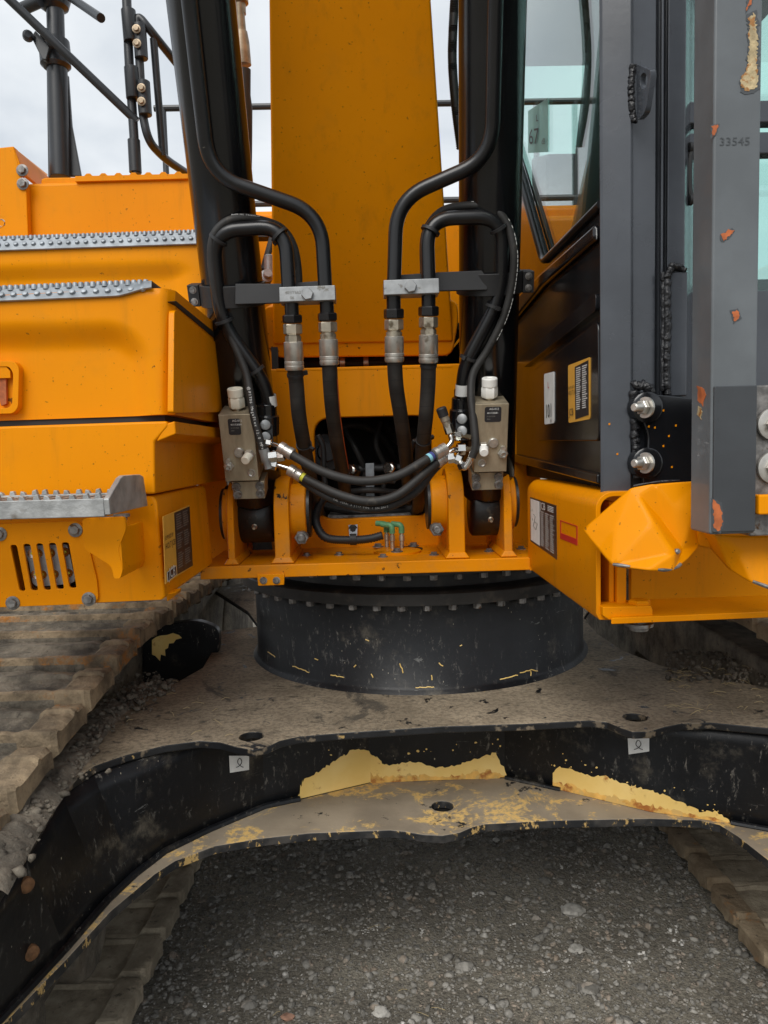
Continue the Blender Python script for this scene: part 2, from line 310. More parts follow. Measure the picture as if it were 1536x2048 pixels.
class MB:
    def __init__(s): s.v = []; s.f = []; s.m = []
    def add(s, vs_, fs, mi=0):
        o = len(s.v); s.v += [Vector(p) for p in vs_]
        for f in fs: s.f.append(tuple(i+o for i in f)); s.m.append(mi)
        return s
    def prism(s, poly, vec, mi=0, mi_side=None):
        n = len(poly); ms = mi if mi_side is None else mi_side
        s.add(list(poly)+[p+vec for p in poly], [tuple(range(n)), tuple(range(2*n-1, n-1, -1))], mi)
        o = len(s.v)-2*n
        for i in range(n):
            j = (i+1) % n; s.f.append((o+i, o+n+i, o+n+j, o+j)); s.m.append(ms)
        return s
    def holed(s, outer, holes, vec, mi=0, mi_side=None):
        ms = mi if mi_side is None else mi_side
        loops = [list(outer)]+[list(h) for h in holes]
        flat = [p for l in loops for p in l]; n = len(flat); o0 = flat[0]
        nv = Vector((0, 0, 0)); L0_ = loops[0]
        for i in range(len(L0_)): nv += (L0_[i]-o0).cross(L0_[(i+1) % len(L0_)]-o0)
        nv.normalize(); eu, ev = basis(nv)
        p2 = [Vector(((p-o0).dot(eu), (p-o0).dot(ev))) for p in flat]; ed = []; k0 = 0
        for l in loops: ed += [(k0+i, k0+(i+1) % len(l)) for i in range(len(l))]; k0 += len(l)
        _v, _e, _f, ov, _oe, _of = delaunay_2d_cdt(p2, ed, [], 0, 1e-7)
        def inside(pt, l):
            c = False; j = len(l)-1
            for i in range(len(l)):
                if (l[i].y > pt.y) != (l[j].y > pt.y) and pt.x < (l[j].x-l[i].x)*(pt.y-l[i].y)/(l[j].y-l[i].y)+l[i].x: c = not c
                j = i
            return c
        l2 = []; k0 = 0
        for l in loops: l2.append(p2[k0:k0+len(l)]); k0 += len(l)
        tri = []
        for f in _f:
            ct = sum((_v[i] for i in f), Vector((0, 0)))/len(f)
            if all(ov[i] for i in f) and inside(ct, l2[0]) and not any(inside(ct, h) for h in l2[1:]): tri.append(tuple(ov[i][0] for i in f))
        o = len(s.v); s.v += [Vector(p) for p in flat]+[p+vec for p in flat]
        for t in tri:
            s.f.append(tuple(o+i for i in t)); s.m.append(mi); s.f.append(tuple(o+n+i for i in reversed(t))); s.m.append(mi)
        b = 0
        for l in loops:
            k = len(l)
            for i in range(k):
                j = (i+1) % k; s.f.append((o+b+i, o+n+b+i, o+n+b+j, o+b+j)); s.m.append(ms)
            b += k
        return s
    def box(s, c, ax, ay, az, mi=0):           # centre and three half-extent vectors
        vs_ = [c+ax*i+ay*j+az*k for i in (-1, 1) for j in (-1, 1) for k in (-1, 1)]
        return s.add(vs_, [(0, 1, 3, 2), (4, 6, 7, 5), (0, 4, 5, 1), (2, 3, 7, 6), (0, 2, 6, 4), (1, 5, 7, 3)], mi)
    def abox(s, w0, w1, d0, d1, z0, z1, mi=0):  # aligned with the upper structure
        return s.box(loc((w0+w1)/2, (d0+d1)/2, (z0+z1)/2), UX*((w1-w0)/2), UP*((d1-d0)/2), Z*((z1-z0)/2), mi)
    def tube(s, path, r, n=12, mi=0, cap=True, rfun=None):
        u, v = basis(path[1]-path[0]); rings = []; pt = (path[1]-path[0]).normalized()
        for i, p in enumerate(path):
            t = ((path[min(i+1, len(path)-1)]-path[max(i-1, 0)])).normalized()
            q = pt.rotation_difference(t); u = q @ u; v = q @ v; pt = t
            rr = rfun(i, p) if rfun else r
            rings.append([p+(u*math.cos(a)+v*math.sin(a))*rr for a in (2*math.pi*k/n for k in range(n))])
        o = len(s.v)
        for rg in rings: s.v += rg
        for i in range(len(rings)-1):
            for k in range(n):
                l = (k+1) % n; s.f.append((o+i*n+k, o+i*n+l, o+(i+1)*n+l, o+(i+1)*n+k)); s.m.append(mi)
        if cap:
            s.f.append(tuple(o+k for k in reversed(range(n)))); s.m.append(mi)
            e = o+(len(rings)-1)*n; s.f.append(tuple(e+k for k in range(n))); s.m.append(mi)
        return s
    def lathe(s, p, ax, prof, n=20, mi=0, rot=0.0, ref=None):  # profile [(distance along the axis, radius)]
        ax = ax.normalized(); u, v = basis(ax)
        if ref is not None:
            u = (ref-ax*ref.dot(ax)).normalized(); v = ax.cross(u)
        o = len(s.v)
        for (t, r) in prof: s.v += [p+ax*t+(u*math.cos(a+rot)+v*math.sin(a+rot))*max(r, 1e-5) for a in (2*math.pi*k/n for k in range(n))]
        for i in range(len(prof)-1):
            for k in range(n):
                l = (k+1) % n; s.f.append((o+i*n+k, o+i*n+l, o+(i+1)*n+l, o+(i+1)*n+k)); s.m.append(mi)
        s.f.append(tuple(o+k for k in reversed(range(n)))); s.m.append(mi)
        e = o+(len(prof)-1)*n; s.f.append(tuple(e+k for k in range(n))); s.m.append(mi)
        return s
    def hexn(s, p, ax, t0, t1, r, mi=0, rot=0.0):
        c = min(.12*r, (t1-t0)*.3); return s.lathe(p, ax, [(t0, r*.88), (t0+c, r), (t1-c, r), (t1, r*.88)], 6, mi, rot)
    def bolt(s, p, ax, r, mi=0, washer=True, rot=.3):
        if washer: s.lathe(p, ax, [(0, r*1.5), (r*.22, r*1.5), (r*.26, r*1.4)], 16, mi)
        return s.hexn(p, ax, r*.2, r*.95, r, mi, rot)
    def text(s, txt, o, u, v, size, mi=0, align='LEFT', wide=1.0, up=.0006):
        cu = bpy.data.curves.new('t', 'FONT'); cu.body = txt; cu.size = 1; cu.align_x = align; cu.resolution_u = 2
        ob = bpy.data.objects.new('t', cu); me = bpy.data.meshes.new_from_object(ob)
        u = u.normalized(); v = v.normalized(); w = u.cross(v)
        s.add([o+u*(p.co.x*size*wide)+v*(p.co.y*size)+w*up for p in me.vertices], [tuple(f.vertices) for f in me.polygons], mi)
        bpy.data.objects.remove(ob); bpy.data.curves.remove(cu); bpy.data.meshes.remove(me); return s
    def sheet(s, rows, mi=0):                  # grid of points
        n = len(rows[0]); o = len(s.v)
        for r in rows: s.v += [Vector(p) for p in r]
        for i in range(len(rows)-1):
            for k in range(n-1):
                s.f.append((o+i*n+k, o+i*n+k+1, o+(i+1)*n+k+1, o+(i+1)*n+k)); s.m.append(mi)
        return s
    def build(s, name, mats, parent=None, bevel=0., seg=2, sharp=35, label=None, solid=0., flip=True, flat=False):
        import bmesh
        me = bpy.data.meshes.new(name); me.from_pydata(s.v, [], s.f); me.update()
        if not isinstance(mats, (list, tuple)): mats = [mats]
        for k in mats: me.materials.append(M[k] if isinstance(k, str) else k)
        for p, mi in zip(me.polygons, s.m): p.material_index = mi
        if flip:
            bm = bmesh.new(); bm.from_mesh(me); bmesh.ops.recalc_face_normals(bm, faces=bm.faces); bm.to_mesh(me); bm.free()
        for p in me.polygons: p.use_smooth = not flat
        me.set_sharp_from_angle(angle=math.radians(sharp))
        ob = bpy.data.objects.new(name, me); SC.collection.objects.link(ob)
        if parent: ob.parent = parent
        if solid:
            md = ob.modifiers.new('solid', 'SOLIDIFY'); md.thickness = solid; md.offset = 0
        if bevel:
            md = ob.modifiers.new('bevel', 'BEVEL'); md.width = bevel; md.segments = seg; md.limit_method = 'ANGLE'; md.angle_limit = math.radians(40); md.use_clamp_overlap = True
            md.harden_normals = True
        if label: ob['label'] = label
        return ob
def dup(o, off=None, mat=None):
    c = o.copy(); SC.collection.objects.link(c)
    if off is not None: c.location = c.location + off
    return c
def rrect(c, u, v, hw, hh, r, n=6):            # rounded rectangle loop
    out = []
    for (sx, sy, a0) in ((1, 1, 0), (-1, 1, 90), (-1, -1, 180), (1, -1, 270)):
        for k in range(n+1):
            a = math.radians(a0+90*k/n)
            out.append(c+u*(sx*(hw-r)+r*math.cos(a))+v*(sy*(hh-r)+r*math.sin(a)))
    return out
def rcorner(pts, r, seg=5):                    # round every corner of a closed polygon
    out = []; n = len(pts)
    for i in range(n):
        a, b, c = pts[i-1], pts[i], pts[(i+1) % n]; va, vc = a-b, c-b
        k = min(r, va.length*.45, vc.length*.45); p, q = b+va.normalized()*k, b+vc.normalized()*k
        for j in range(seg+1):
            t = j/seg; out.append(p*(1-t)**2+b*2*t*(1-t)+q*t*t)
    return out
def sstep(a, b, x):
    t = max(0, min(1, (x-a)/(b-a))); return t*t*(3-2*t)
RND = random.Random(7)

EX = bpy.data.objects.new('excavator', None); SC.collection.objects.link(EX)
EX['label'] = 'yellow and black tracked excavator, close up from the front between its tracks'; EX['category'] = 'excavator'
# ------------------------------------------------------------------ ground
gm = MB(); gm.add([(-120, -120, 0), (120, -120, 0), (120, 120, 0), (-120, 120, 0)], [(0, 1, 2, 3)])
go = gm.build('ground', 'ground'); go['kind'] = 'structure'

# ------------------------------------------------------------------ undercarriage (X frame)
ZT, ZB = .85, .58                               # top of the upper plate, top of the lower plate
PC = H(838, 1284, ZT); PR = .578                # slew pedestal centre and radius
def level(pts, z): return [H(x, y, z) for x, y in pts]
front = [(-260, 2150), (-60, 1870), (0, 1782), (60, 1690), (130, 1572), (190, 1531), (250, 1510), (330, 1490), (400, 1481), (440, 1484), (475, 1494), (505, 1499), (535, 1493), (560, 1481), (600, 1472), (700, 1464),
         (885, 1452), (1050, 1447), (1180, 1440), (1215, 1444), (1240, 1455), (1265, 1463), (1300, 1462), (1330, 1453), (1365, 1446), (1420, 1444), (1536, 1455), (1640, 1475), (1850, 1560)]
fp = level(front, ZT)
rear = []                                       # waisted sides of the plate beside the pedestal, then the rear arms
for (x, y) in ((1.16, 2.02), (.98, 2.16), (.86, 2.32), (.80, 2.5), (.78, 2.75), (.80, 3.0), (.95, 3.35), (1.2, 3.9), (1.0, 4.1), (.5, 3.55), (-.2, 3.55), (-.72, 4.1), (-.92, 3.9), (-.62, 3.3), (-.52, 3.0)):
    rear.append(Vector((x, y, ZT)))
lh = level([(440, 1262), (432, 1290), (405, 1335), (350, 1366), (290, 1380), (200, 1410), (60, 1500), (-130, 1690), (-430, 2100)], ZT)
outline = fp + rear + lh
def hole(px, py, z, rx, n=16):
    c = H(px, py, z); return [c+Vector((math.cos(2*math.pi*k/n)*rx, math.sin(2*math.pi*k/n)*rx, 0)) for k in range(n)]
mb = MB(); mb.holed(outline, [hole(503, 1472, ZT, .030), hole(1270, 1434, ZT, .030)], Vector((0, 0, -.020)), 0, 1)
M['edge_black'] = basic('dusty_black_edge', (.010, .0105, .012), .45, var=.4, vscale=12, bump=.4, bscale=40, specks=(((.16, .125, .085), 30, .56, .66), ((.40, .27, .10), 24, .70, .72)))
frame = mb.build('undercarriage_frame', ['dust', 'edge_black'], EX, bevel=.004, label='dust covered top plate of the black undercarriage')
# front web of the box frame: follows the lower plate
webpx = [(-240, 2260), (0, 2040), (130, 1900), (215, 1802), (270, 1750), (330, 1704), (420, 1660), (530, 1614), (600, 1599), (740, 1566), (870, 1561), (1010, 1556), (1120, 1580), (1300, 1624), (1460, 1646), (1700, 1690)]
wb = level(webpx, ZB)
ZW = ZT-.021
wtop = [Vector((p.x, p.y, ZW)) for p in wb]
for k, (x, y) in enumerate(((-70, 1868), (-8, 1786), (52, 1694), (122, 1576), (185, 1535), (262, 1512))):
    q = H(x, y, ZT); wtop[k] = Vector((q.x, q.y+.004, ZW))
wtop[0] = wtop[0]+(wtop[0]-wtop[1])
mb = MB(); NS = 6; tris = []
grid = [[wb[i]+(wtop[i]-wb[i])*(k/NS) for i in range(len(wb))] for k in range(NS+1)]
mb.sheet(grid)
for i in range(len(wb)-1):
    for k in range(NS): tris += [(grid[k][i], grid[k][i+1], grid[k+1][i+1]), (grid[k][i], grid[k+1][i+1], grid[k+1][i])]
web = mb.build('frame_web', 'scuff', frame, sharp=14, flip=False, solid=.02, label='scratched black front face of the undercarriage')
web.modifiers['solid'].offset = -1
# black frame arm behind, by the left track, with a peeled patch
mb = MB(); mb.prism(rcorner([D(x, y, 2.62) for x, y in ((285, 1256), (395, 1240), (436, 1256), (440, 1285), (415, 1400), (285, 1410))], .04, 5), UP*.04); mb.build('track_arm', 'scuff', frame, bevel=.004)
mb = MB(); mb.prism([D(x, y, 2.6195) for x, y in ((304, 1280), (312, 1274), (322, 1271), (334, 1270), (346, 1266), (358, 1270), (364, 1276), (352, 1279), (347, 1286), (338, 1287), (336, 1296), (330, 1299), (331, 1312), (322, 1309), (320, 1322), (311, 1312), (304, 1309))], -UP*.0006); mb.build('peeled_paint', 'undercoat', frame)
# weld fillet along the web foot
for sl_, r_ in ((wb[:9], .010), (wb[11:13], .007), (wb[14:], .008)):
    mb = MB(); mb.tube([p+Vector((0, -.004, .003)) for p in sl_], r_, 8); mb.build('weld_seam', 'scuff', frame)
# lower plate
lowpx = [(-250, 2380), (0, 2056), (62, 1992), (130, 1922), (222, 1822), (310, 1748), (350, 1722), (430, 1692), (520, 1677), (620, 1666), (780, 1660), (812, 1663), (845, 1669), (885, 1671), (920, 1665), (945, 1654), (970, 1648), (1100, 1641), (1300, 1637), (1400, 1640),
         (1440, 1650), (1475, 1672), (1536, 1720), (1700, 1850)]
lp = level(lowpx, ZB)
back = [Vector((p.x, p.y+.05, ZB)) for p in reversed(wb)]
mb = MB(); mb.holed(lp+back, [hole(885, 1612, ZB, .030)], Vector((0, 0, -.022)), 0, 1)
mb.build('lip_plate', ['lip', 'edge'], frame, bevel=.003, label='worn lower lip plate with faded yellow undercoat')
# floor of the box behind the holes
mb = MB()
for (x, y, z) in ((885, 1612, ZB-.024),):
    c = H(x, y, z); mb.lathe(c, Vector((0, 0, -1)), [(0, .034), (.03, .034)], 16)
mb.build('drain_plug', 'dark', frame)
# peeled paint on the web (flat wear with outlines of its own)
def on_web(px, py, off=.0012):
    r = ray(px, py).normalized(); best = None
    for t in tris:
        h = intersect_ray_tri(t[0], t[1], t[2], r, CAM, True)
        if h and (best is None or (h-CAM).length < best[0]):
            n = (t[1]-t[0]).cross(t[2]-t[0]).normalized(); best = ((h-CAM).length, h+(n if n.dot(r) < 0 else -n)*off)
    if best is None: return on_web(px, py-2, off) if py > 1000 else None
    return best[1]
def jag(pts, amp, step=6, seed=1):
    r = random.Random(seed); out = []
    for (a, b) in zip(pts, pts[1:]):
        n = max(1, int(math.hypot(b[0]-a[0], b[1]-a[1])/step))
        for k in range(n):
            t = k/n; out.append((a[0]+(b[0]-a[0])*t+r.uniform(-amp, amp), a[1]+(b[1]-a[1])*t+r.uniform(-amp, amp)))
    out.append(pts[-1]); return out
def patch(top, bot, name='peeled_paint', mat='undercoat', rust=True, seed=1):
    tp = jag(top, 2.2, 5, seed); n = len(tp)
    def at_x(pl, x):
        for (a, b) in zip(pl, pl[1:]):
            if a[0] <= x <= b[0]: return a[1]+(b[1]-a[1])*(x-a[0])/max(1e-6, b[0]-a[0])
        return pl[-1][1] if x > pl[-1][0] else pl[0][1]
    tp.sort(); rows = []
    rt = []; rm = []; rb = []
    for (x, y) in tp:
        yb = at_x(bot, x); y = min(y, yb-1)
        rt.append(on_web(x, y)); rm.append(on_web(x, yb-(yb-y)*RND.uniform(.2, .42))); rb.append(on_web(x, yb))
    n_ = len(rt); mb = MB(); mb.sheet([rt, rm, rb], 0)
    for i_ in range(n_-1, 2*(n_-1)): mb.m[i_] = 1 if rust else 0
    return mb.build(name, [mat, 'undercoat_rust'], frame, flat=True, flip=False, label='peeled patch showing faded yellow paint')
M['undercoat_rust'] = basic('rust_stained_undercoat', (.78, .45, .11), .6, var=.2, vscale=30, specks=(((.38, .13, .025), 26, .50, .66), ((.66, .43, .14), 18, .55, .62)))
patch([(525, 1612), (560, 1606), (598, 1590), (604, 1560), (640, 1540), (680, 1515), (700, 1502), (728, 1497), (736, 1502), (741, 1508)], [(525, 1614), (600, 1599), (741, 1566)], seed=3, rust=False)
patch([(740, 1508), (752, 1510), (764, 1528), (790, 1530), (820, 1521), (850, 1528), (872, 1536), (905, 1532), (940, 1520), (970, 1512), (990, 1505), (1002, 1525), (1013, 1548)], [(740, 1566), (870, 1560), (1013, 1556)], seed=5)
patch([(1106, 1546), (1118, 1534), (1150, 1540), (1180, 1552), (1210, 1552), (1250, 1568), (1300, 1580), (1340, 1594), (1380, 1612), (1400, 1622), (1430, 1622), (1452, 1636), (1460, 1645)], [(1106, 1576), (1300, 1623), (1460, 1646)], seed=9)
rr_ = random.Random(4); mb = MB()                # loose flakes round the peeled patches
for k in range(46):
    x = rr_.choice((rr_.uniform(600, 1015), rr_.uniform(1095, 1440))); y = (1500 if x < 1020 else 1520+(x-1095)*.30)+rr_.uniform(-22, 14); sz = rr_.uniform(.8, 3.2)
    q_ = [on_web(x+sz*math.cos(a_)*rr_.uniform(.5, 1.3), y+sz*math.sin(a_)*rr_.uniform(.4, 1.1)) for a_ in (0, 1.2, 2.4, 3.6, 4.9)]
    if all(q_): mb.add(q_, [(0, 1, 2, 3, 4)])
o_ = mb.build('paint_flake', 'undercoat', frame, flat=True, flip=False); o_['kind'] = 'stuff'
# white tags on the web
for (x0, y0, x1, y1, k) in ((457, 1511, 497, 1545, 0), (1256, 1476, 1299, 1508, 1)):
    q = [on_web(x0, y0, .002), on_web(x1, y0, .002), on_web(x1, y1-6, .002), on_web(x0+2, y1, .002)]
    mb = MB(); nrm = (q[1]-q[0]).cross(q[3]-q[0]).normalized()
    if nrm.y > 0: nrm = -nrm
    mb.prism([p+nrm*.001 for p in q], -nrm*.001)
    u = (q[1]-q[0]).normalized(); v = (q[0]-q[3]).normalized(); c = (q[0]+q[1]+q[2]+q[3])/4 + nrm*.0024
    path = [c+u*(a*.011)+v*(b*.010) for a, b in ((-1.1, -1), (-.3, -.7), (.5, .1), (.6, .8), (.1, 1.5), (-.5, .9), (-.5, .1), (.3, -.7), (1.0, -1.0))]
    mb.tube(spline(path, 4), .0009, 5, 1)
    mb.build('lifting_tag', ['label_white', 'print_dark'], frame)
M['rusty'] = basic('rusty_plug', (.16, .075, .03), .8, var=.4, vscale=60, bump=.5, bscale=90)
# round plugs on the arm end
mb0 = None
for (x, y) in ((50, 1768), (60, 1903)):
    p = on_web(x, y, 0); mb = MB(); mb.lathe(p, Vector((.75, -.62, 0)), [(0, .014), (.010, .0135), (.013, .009)], 14); mb.build('plug', 'rusty', frame)

# pedestal and slew ring
mb = MB(); mb.lathe(PC-Z*.002, Z, [(0, PR+.018), (.012, PR+.008), (.02, PR), (.262, PR)], 72)
ped = mb.build('pedestal', 'scuff', frame, sharp=60, label='scuffed black round pedestal under the slew ring')
# scraped marks near the foot of the pedestal
def on_ped(px, py, off=.0008):
    r = ray(px, py); R = PR+off; ox, oy = CAM.x-PC.x, CAM.y-PC.y
    a = r.x**2+r.y**2; b = 2*(ox*r.x+oy*r.y); c = ox*ox+oy*oy-R*R; t = (-b-math.sqrt(max(0, b*b-4*a*c)))/(2*a); return CAM+r*t
marks = [[(540, 1330), (560, 1345), (580, 1352), (618, 1358)], [(586, 1332), (618, 1345)], [(535, 1303), (550, 1314)], [(662, 1350), (688, 1355)], [(630, 1318), (636, 1320)], [(1040, 1345), (1062, 1340), (1075, 1342)], [(1035, 1350), (1000, 1359)], [(1062, 1343), (1061, 1360)],
         [(800, 1326), (806, 1346)], [(878, 1326), (886, 1332)], [(742, 1348), (746, 1355)], [(708, 1334), (712, 1330)], [(863, 1350), (864, 1360)], [(642, 1366), (660, 1370)], [(832, 1375), (868, 1374)], [(730, 1280), (738, 1282)], [(920, 1292), (924, 1290)]]
mb = MB()
for k, mk in enumerate(marks):
    mk = jag(mk, 1.0, 4, k); mb.tube([on_ped(x, y) for x, y in mk], .0016, 5)
mb.build('scraped_mark', 'undercoat', frame, label='pale scrape marks round the pedestal foot')['kind'] = 'stuff'
mb = MB(); zr = ZT+.26; PC0 = Vector((PC.x, PC.y, 0))
mb.lathe(PC0+Z*zr, Z, [(0, PR+.03), (.004, PR+.045), (.036, PR+.047), (.042, PR+.04), (.044, PR-.03), (.075, PR-.03), (.078, PR+.01), (.088, PR+.012), (.090, PR+.045), (.117, PR+.045)], 72)
ring = mb.build('slew_ring', 'ringdirt', EX, sharp=50) if 'ringdirt' in M else None
if ring is None:
    M['ringdirt'] = basic('greasy_black_ring', (.016, .015, .014), .5, var=.3, vscale=12, bump=.3, bscale=40, specks=(((.05, .042, .033), 18, .5, .7),)); ring = mb.build('slew_ring', 'ringdirt', EX, sharp=50)
bm_ = MB(); bm_.hexn(Vector((0, 0, 0)), Vector((0, 0, -1)), 0, .016, .0125); proto = bm_.build('ring_bolt', 'bolt', ring, sharp=30)
first = True
for k in range(52):
    a = math.radians(-90 + (k-26)*6.92)
    if math.sin(a) > .25: continue
    for (rad, z, da) in ((PR+.022, zr+.002, 0), (PR+.026, zr+.089, .03)):
        o = proto if first else dup(proto); first = False
        o.location = PC+Vector((math.cos(a+da)*rad, math.sin(a+da)*rad, z-ZT-.0+0))+Z*0; o.location.z = z
        o.rotation_euler.z = RND.uniform(0, 1)

# ------------------------------------------------------------------ tracks
def track_path(far):                            # (d, z) of the shoe plate, going round; pitch .19
    pts = []
    pts += [(4.6, .05), (1.25, .05)]
    c = (1.02, .47)
    for k in range(1, 12):
        a = math.radians(-90-k*15); pts.append((c[0]+.42*math.cos(a), c[1]+.42*math.sin(a)))
    pts += [(1.05, .885), (1.34, .885), (1.51, .925), (1.71, .958), (1.9, .99), (2.09, 1.02), (2.28, 1.03), (3.2, 1.01), (4.4, 1.0)]
    return pts
def shoe_mesh(seed, mats):
    # s along the run, n outwards. A heavy bar along one edge, a lower bar behind it, thick lugs at the inner end
    top = [(-.092, .024), (-.089, .028), (-.080, .028), (-.075, .024), (-.070, .014), (-.060, .011), (-.02, .010), (.0, .010), (.016, .011), (.021, .019), (.030, .019), (.036, .011), (.06, .009), (.078, .006), (.088, .002), (.092, -.006)]
    bot = [(.092, -.014), (.084, -.016), (.078, -.009), (.05, -.008), (.0, -.008), (-.05, -.008), (-.078, -.010), (-.086, -.020), (-.092, -.020)]
    P = [(p, 1) for p in top]+[((.0925, -.010), 1)]+[(p, 0) for p in bot]+[((-.093, -.008), 2), ((-.093, .010), 2), ((-.0925, .022), 2)]
    ws = [0, .003, .012, .03, .05, .066, .076, .082, .09]+[.09+.51*(k+1)/30 for k in range(30)]
    ws[-1] = .6; mb = MB(); n = len(P)
    for w in ws:
        lug = 1-sstep(.066, .084, w+noise.noise(Vector((seed*3, w*20, 0)))*.004)
        ed = sstep(0, .012, w)
        for ((s_, nn), side) in P:
            q = Vector((w*14+seed*9, s_*34, seed)); nz_ = noise.noise(q); n2_ = noise.noise(q*2.7)
            x = w
            if side == 1: y = nn + lug*(.012 if nn < .022 else .003) - (1-ed)*.006
            elif side == 0: y = nn - lug*(.022 if nn > -.018 else .012) + (1-ed)*.006
            else: y = nn
            mud = 0
            if side == 1 and nn < .028 and w > .1: mud = max(0, .008+.016*noise.noise(Vector((w*7+seed*5, s_*18, 2))))*.4 + n2_*.0018
            if side == 0 and w > .09: mud = -max(0, noise.noise(Vector((w*11+seed*4, s_*26, 7))))*.010 + n2_*.0022
            sc_ = (.90+.10*ed)*(1-.04*lug)
            mb.v.append(Vector((x+(nz_*.003 if w < .02 else 0), s_*sc_+n2_*.0016, y+mud+nz_*.0012)))
    for i in range(len(ws)-1):
        w = (ws[i]+ws[i+1])/2
        for k in range(n):
            l = (k+1) % n; (sa, na), sd_ = P[k]; bar = (sd_ == 2 and na > -.005) or (sd_ == 1 and na > .023)
            mb.f.append((i*n+k, i*n+l, (i+1)*n+l, (i+1)*n+k)); mb.m.append(1 if (w < .08 or bar) else 0)
    mb.f.append(tuple(reversed(range(n)))); mb.m.append(1); e = (len(ws)-1)*n; mb.f.append(tuple(e+k for k in range(n))); mb.m.append(1)
    return mb
def make_track(xin, sgn, label, drymats):
    # frame between the runs
    x0, x1 = sorted((xin+sgn*(.16 if sgn < 0 else .32), xin+sgn*.50)); mb = MB()
    if sgn > 0: mb.prism([Vector((xin+.06, y, z)) for y, z in ((1.95, .70), (2.1, .90), (4.9, .90), (4.9, .25), (3.6, .25), (3.3, .62), (2.2, .62))], Vector((.3, 0, 0)))  # filler added to block bright ground showing through the track gap
    def sec(x): return [Vector((x, y, z)) for y, z in ((1.25, .20), (1.15, .42), (1.3, .60), (1.7, .72), (1.95, .74), (2.1, .88), (4.1, .88), (4.3, .25), (4.1, .18))]
    mb.prism(sec(x0), Vector((x1-x0, 0, 0)))
    for (yy, zz, rr) in ((1.02, .47, .36), (1.6, .22, .12), (2.0, .22, .12), (2.4, .22, .12), (2.8, .22, .12), (3.2, .22, .12), (2.3, .88, .08), (3.1, .88, .08), (4.3, .5, .4)):
        mb.lathe(Vector((x0-.03, yy, zz)), Vector((1, 0, 0)), [(0, rr*.9), (.02, rr), (x1-x0+.04, rr), (x1-x0+.06, rr*.9)], 24)
    tr = mb.build('crawler_track', 'mud', EX, bevel=.01, label=label)
    pts = track_path(1); L_ = [0]
    for a, b in zip(pts, pts[1:]): L_.append(L_[-1]+math.hypot(a[0]-b[0], a[1]-b[1]))
    def at(s):
        for i in range(len(pts)-1):
            if s <= L_[i+1]: 
                t = (s-L_[i])/(L_[i+1]-L_[i]); return (pts[i][0]+(pts[i+1][0]-pts[i][0])*t, pts[i][1]+(pts[i+1][1]-pts[i][1])*t)
        return pts[-1]
    meshes = []
    for sd_ in (1, 2, 3, 4):
        o = shoe_mesh(sd_+(20 if sgn > 0 else 0), None).build('track_shoe', ['shoe' if sgn < 0 else 'shoe_dry', 'shoe_rust' if sgn < 0 else 'shoe_tan'], tr, sharp=32); meshes.append(o)
    s = .02; k = 0
    while s < L_[-1]-.2:
        a, b = at(s-.08 if s > .08 else 0), at(s+.08); c = at(s)
        tn = Vector((0, b[0]-a[0], b[1]-a[1])).normalized(); nn = Vector((0, -tn.z, tn.y))   # outward
        if nn.dot(Vector((0, c[0]-2.6, c[1]-.5))) < 0 and False: nn = -nn
        o = meshes[k % 4] if k < 4 else dup(meshes[(k*7+k//5) % 4])
        low = c[1] < .06
        mt = Matrix.Identity(4)
        wv = Vector((sgn, 0, 0)); th = .045+RND.uniform(-.012, .012); sv = tn*math.cos(th)-nn*math.sin(th); nn = nn*math.cos(th)+tn*math.sin(th)
        for i in range(3): mt[i][0] = wv[i]; mt[i][1] = sv[i]; mt[i][2] = nn[i]
        mt.translation = Vector((xin, c[0], c[1]))
        o.matrix_world = mt; o.matrix_basis = mt
        if low or k % 3 == 2:
            pass
        if sgn < 0:
            for q_ in (0, 1): o.material_slots[q_].link = 'DATA'
        if low and sgn < 0:
            o.material_slots[0].link = 'OBJECT'; o.material_slots[0].material = M['shoe_dry']; o.material_slots[1].link = 'OBJECT'; o.material_slots[1].material = M['shoe_dry']
        s += .19; k += 1
    return tr
make_track(-.715, -1, 'mud caked crawler track at the left with rusty shoe edges', 0)
make_track(1.055, 1, 'dusty crawler track at the right', 1)
# ------------------------------------------------------------------ revolving deck
ZD = D(740, 1124, 1.95).z
WL, WR = wx(400, 1142, 1.95), wx(1090, 1122, 1.95)
mb = MB(); mb.abox(WL, WR, 1.95, 3.6, ZD-.034, ZD)
deck = mb.build('deck_plate', 'yellow_deck', EX, bevel=.003)
def screw(px, py, z, r, parent, name='bolt', mat='bolt'):
    p = H(px, py, z); b = MB(); b.bolt(p, Z, r); return b.build(name, mat, parent, sharp=30)
for (x, y) in ((613, 1111), (678, 1110), (766, 1114), (868, 1110), (978, 1103), (1042, 1098)): screw(x, y, ZD, .009, deck)
mb = MB(); a, b, c, d_ = D(514, 1149, 1.945), D(569, 1147, 1.945), D(568, 1170, 1.945), D(516, 1172, 1.945); mb.prism([a, b, c, d_], UP*.012)
br = mb.build('tab_bracket', 'yellow', deck, bevel=.002)
for x in (527, 553):
    b_ = MB(); b_.bolt(D(x, 1161, 1.944), -UP, .0065); b_.build('bolt', 'bolt', deck, sharp=30)
